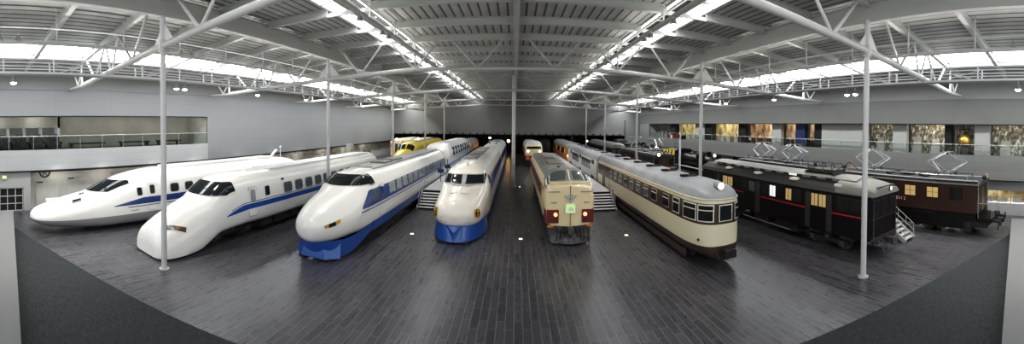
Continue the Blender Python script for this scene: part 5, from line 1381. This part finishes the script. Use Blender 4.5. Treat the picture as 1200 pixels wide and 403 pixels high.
for y, x in ((33.5, -7.5), (37.0, -7.5)):
    t = thing('platform_sign', 'slim post with small blue signs on the left platform, %s' % ('nearer one' if y < 35 else 'farther one'), 'sign', (x+.35, y, 1.25))
    MB().box(-.03, .03, -.03, .03, 0, 1.9, 'dark2').build('post', t); MB().box(-.3, .3, -.05, -.03, .9, 1.3, 'navy').build('sign_panel', t)
t = thing('stairs', 'white stairs with railings between the black railcar and the brown locomotive', 'stairs', (19.75, 9.7, 0))
for i in range(6):
    MB().box(-.6, .6, .28*i, .28*i+.3, .2*i+.14, .2*i+.2, 'steel_l').build('tread', t)
MB().box(-.6, .6, 1.68, 6, 0, 1.2, 'dark2').build('landing', t)
for s in (-1, 1):
    m = MB(); m.bar((s*.6, -.05, .05), (s*.6, 1.7, 1.25), .05, .25, 'steel_l'); m.build('stringer', t)
    m = MB()
    for dz in (.55, .95): m.tube((s*.6, 0, dz), (s*.6, 1.7, 1.2+dz), .02, 'steel_l', 6)
    for k in range(4): m.tube((s*.6, k*.56, k*.4), (s*.6, k*.56, k*.4+.95), .02, 'steel_l', 6)
    m.build('handrail', t)

# semaphore signal
t = thing('semaphore_signal', 'white lattice semaphore post with a red arm right of the silver-roofed railcar', 'signal', (13.75, 27.5, 0))
MB().box(-.9, .9, -.5, .5, 0, .5, 'stair_w').build('plinth', t)
MB().tube((0, 0, .5), (0, 0, 6.4), .09, 'steel_w', 10).build('post', t)
m = MB(); m.box(-1.15, -.1, -.12, -.08, 5.85, 6.15, 'red'); m.box(-1.0, -.8, -.13, -.12, 5.85, 6.15, 'frame_w'); m.build('signal_arm', t, label='red signal arm with a white band')
m = MB(); m.ball((.22, -.1, 5.95), .17, 'dark', 10); m.box(.1, .5, -.14, -.08, 5.75, 6.1, 'dark'); m.build('spectacle', t)
m = MB()
for s in (-1, 1): m.tube((-.25+.15*s, .2, .5), (-.25+.15*s, .15, 6.0), .018, 'dark2', 5)
for i in range(16): m.tube((-.4, .18, .8+i*.33), (-.1, .18, .8+i*.33), .013, 'dark2', 4)
m.build('ladder', t)
t = thing('display_plinth', 'long low white plinth edge beside the rounded railcar, below the semaphore', 'plinth', (13.0, 22, 0))
MB().box(-.12, .12, 0, 14, 0, .55, 'stair_w').build('edge', t)

# floor lights
for x, y, lb in ((-6.28, 21.0, 'tiny square lit floor light left of the round-nosed train'), (6.86, 21.0, 'tiny square lit floor light right of the cream express'), (.36, 21.1, 'tiny square lit floor light in the middle aisle'), (.5, 39.0, 'tiny floor light beside the middle column')):
    t = thing('floor_light', lb, 'light', (x, y, 0)); MB().box(-.13, .13, -.13, .13, 0, .02, 'metal').build('frame', t); MB().box(-.1, .1, -.1, .1, .02, .03, 'hlamp').build('lens', t)

# ------------------------------------------------------------------ light
w = bpy.data.worlds.new('world'); sc.world = w; w.use_nodes = True
w.node_tree.nodes['Background'].inputs[0].default_value = (.95, .97, 1, 1); w.node_tree.nodes['Background'].inputs[1].default_value = 1.15
def area(name, loc, sx, sy, power, col=(1, 1, 1), rot=(0, 0, 0)):
    l = bpy.data.lights.new(name, 'AREA'); l.shape = 'RECTANGLE'; l.size = sx; l.size_y = sy; l.energy = power; l.color = col
    o = bpy.data.objects.new(name, l); COL.objects.link(o); o.location = loc; o.rotation_euler = rot; return o
def spot(loc, power, col=(1, .93, .82), ang=100, rot=(0, 0, 0), r=.15):
    l = bpy.data.lights.new('spot_lamp', 'SPOT'); l.energy = power; l.spot_size = math.radians(ang); l.spot_blend = .8; l.color = col; l.shadow_soft_size = r
    o = bpy.data.objects.new('spot_lamp', l); COL.objects.link(o); o.location = loc; o.rotation_euler = rot; return o
for s in (-1, 1):
    for y in (2.5, 13, 27.6, 42.4): spot((s*17.0, y, 10.35), 1100, rot=(0, -s*math.radians(12), 0))
    for y in (16.9, 25.2, 40, 54.4): spot((s*6.7, y, 11.2), 1100)
# unseen fill strips added above the cable trays to brighten the ceiling
for s in (-1, 1):
    area('added_ceiling_fill', (s*16.8, 37.5, 10.98), .15, 76, 700, (1, .97, .92), (0, -s*math.radians(-125), 0))
    area('added_ceiling_fill', (s*7.0, 37.5, 11.98), .15, 76, 260, (1, .97, .92), (0, pi, 0))
def point(loc, power, col, r=.2):
    l = bpy.data.lights.new('room_lamp', 'POINT'); l.energy = power; l.color = col; l.shadow_soft_size = r
    o = bpy.data.objects.new('room_lamp', l); COL.objects.link(o); o.location = loc; return o
for y in (3, 6.5, 10.5, 14.5, 18.5, 22): point((WX-1.5, y, 7.3), 16, (1, .95, .86), .04)
for y in (3, 12, 22, 34, 44, 54): point((RX+1.2, y, 7.1), 45, (1, .9, .75))
for y in (8, 12, 17, 22, 28, 34, 40, 47, 54, 62): point((WX+.3, y, 2.7), 26, (1, .94, .84), .03)
sc.view_settings.view_transform = 'Standard'; sc.view_settings.look = 'None'
sc.view_settings.exposure = 0.38
sc.view_settings.use_curve_mapping = True
cm = sc.view_settings.curve_mapping; cv = cm.curves[3]
cv.points.new(.05, .032); cv.points.new(.3, .29); cv.points.new(.75, .76); cm.update()
sc.cycles.use_denoising = True
sc.cycles.max_bounces = 6; sc.cycles.diffuse_bounces = 4; sc.cycles.glossy_bounces = 3; sc.cycles.transparent_max_bounces = 12
sc.cycles.sample_clamp_indirect = 6; sc.cycles.caustics_reflective = False; sc.cycles.caustics_refractive = False
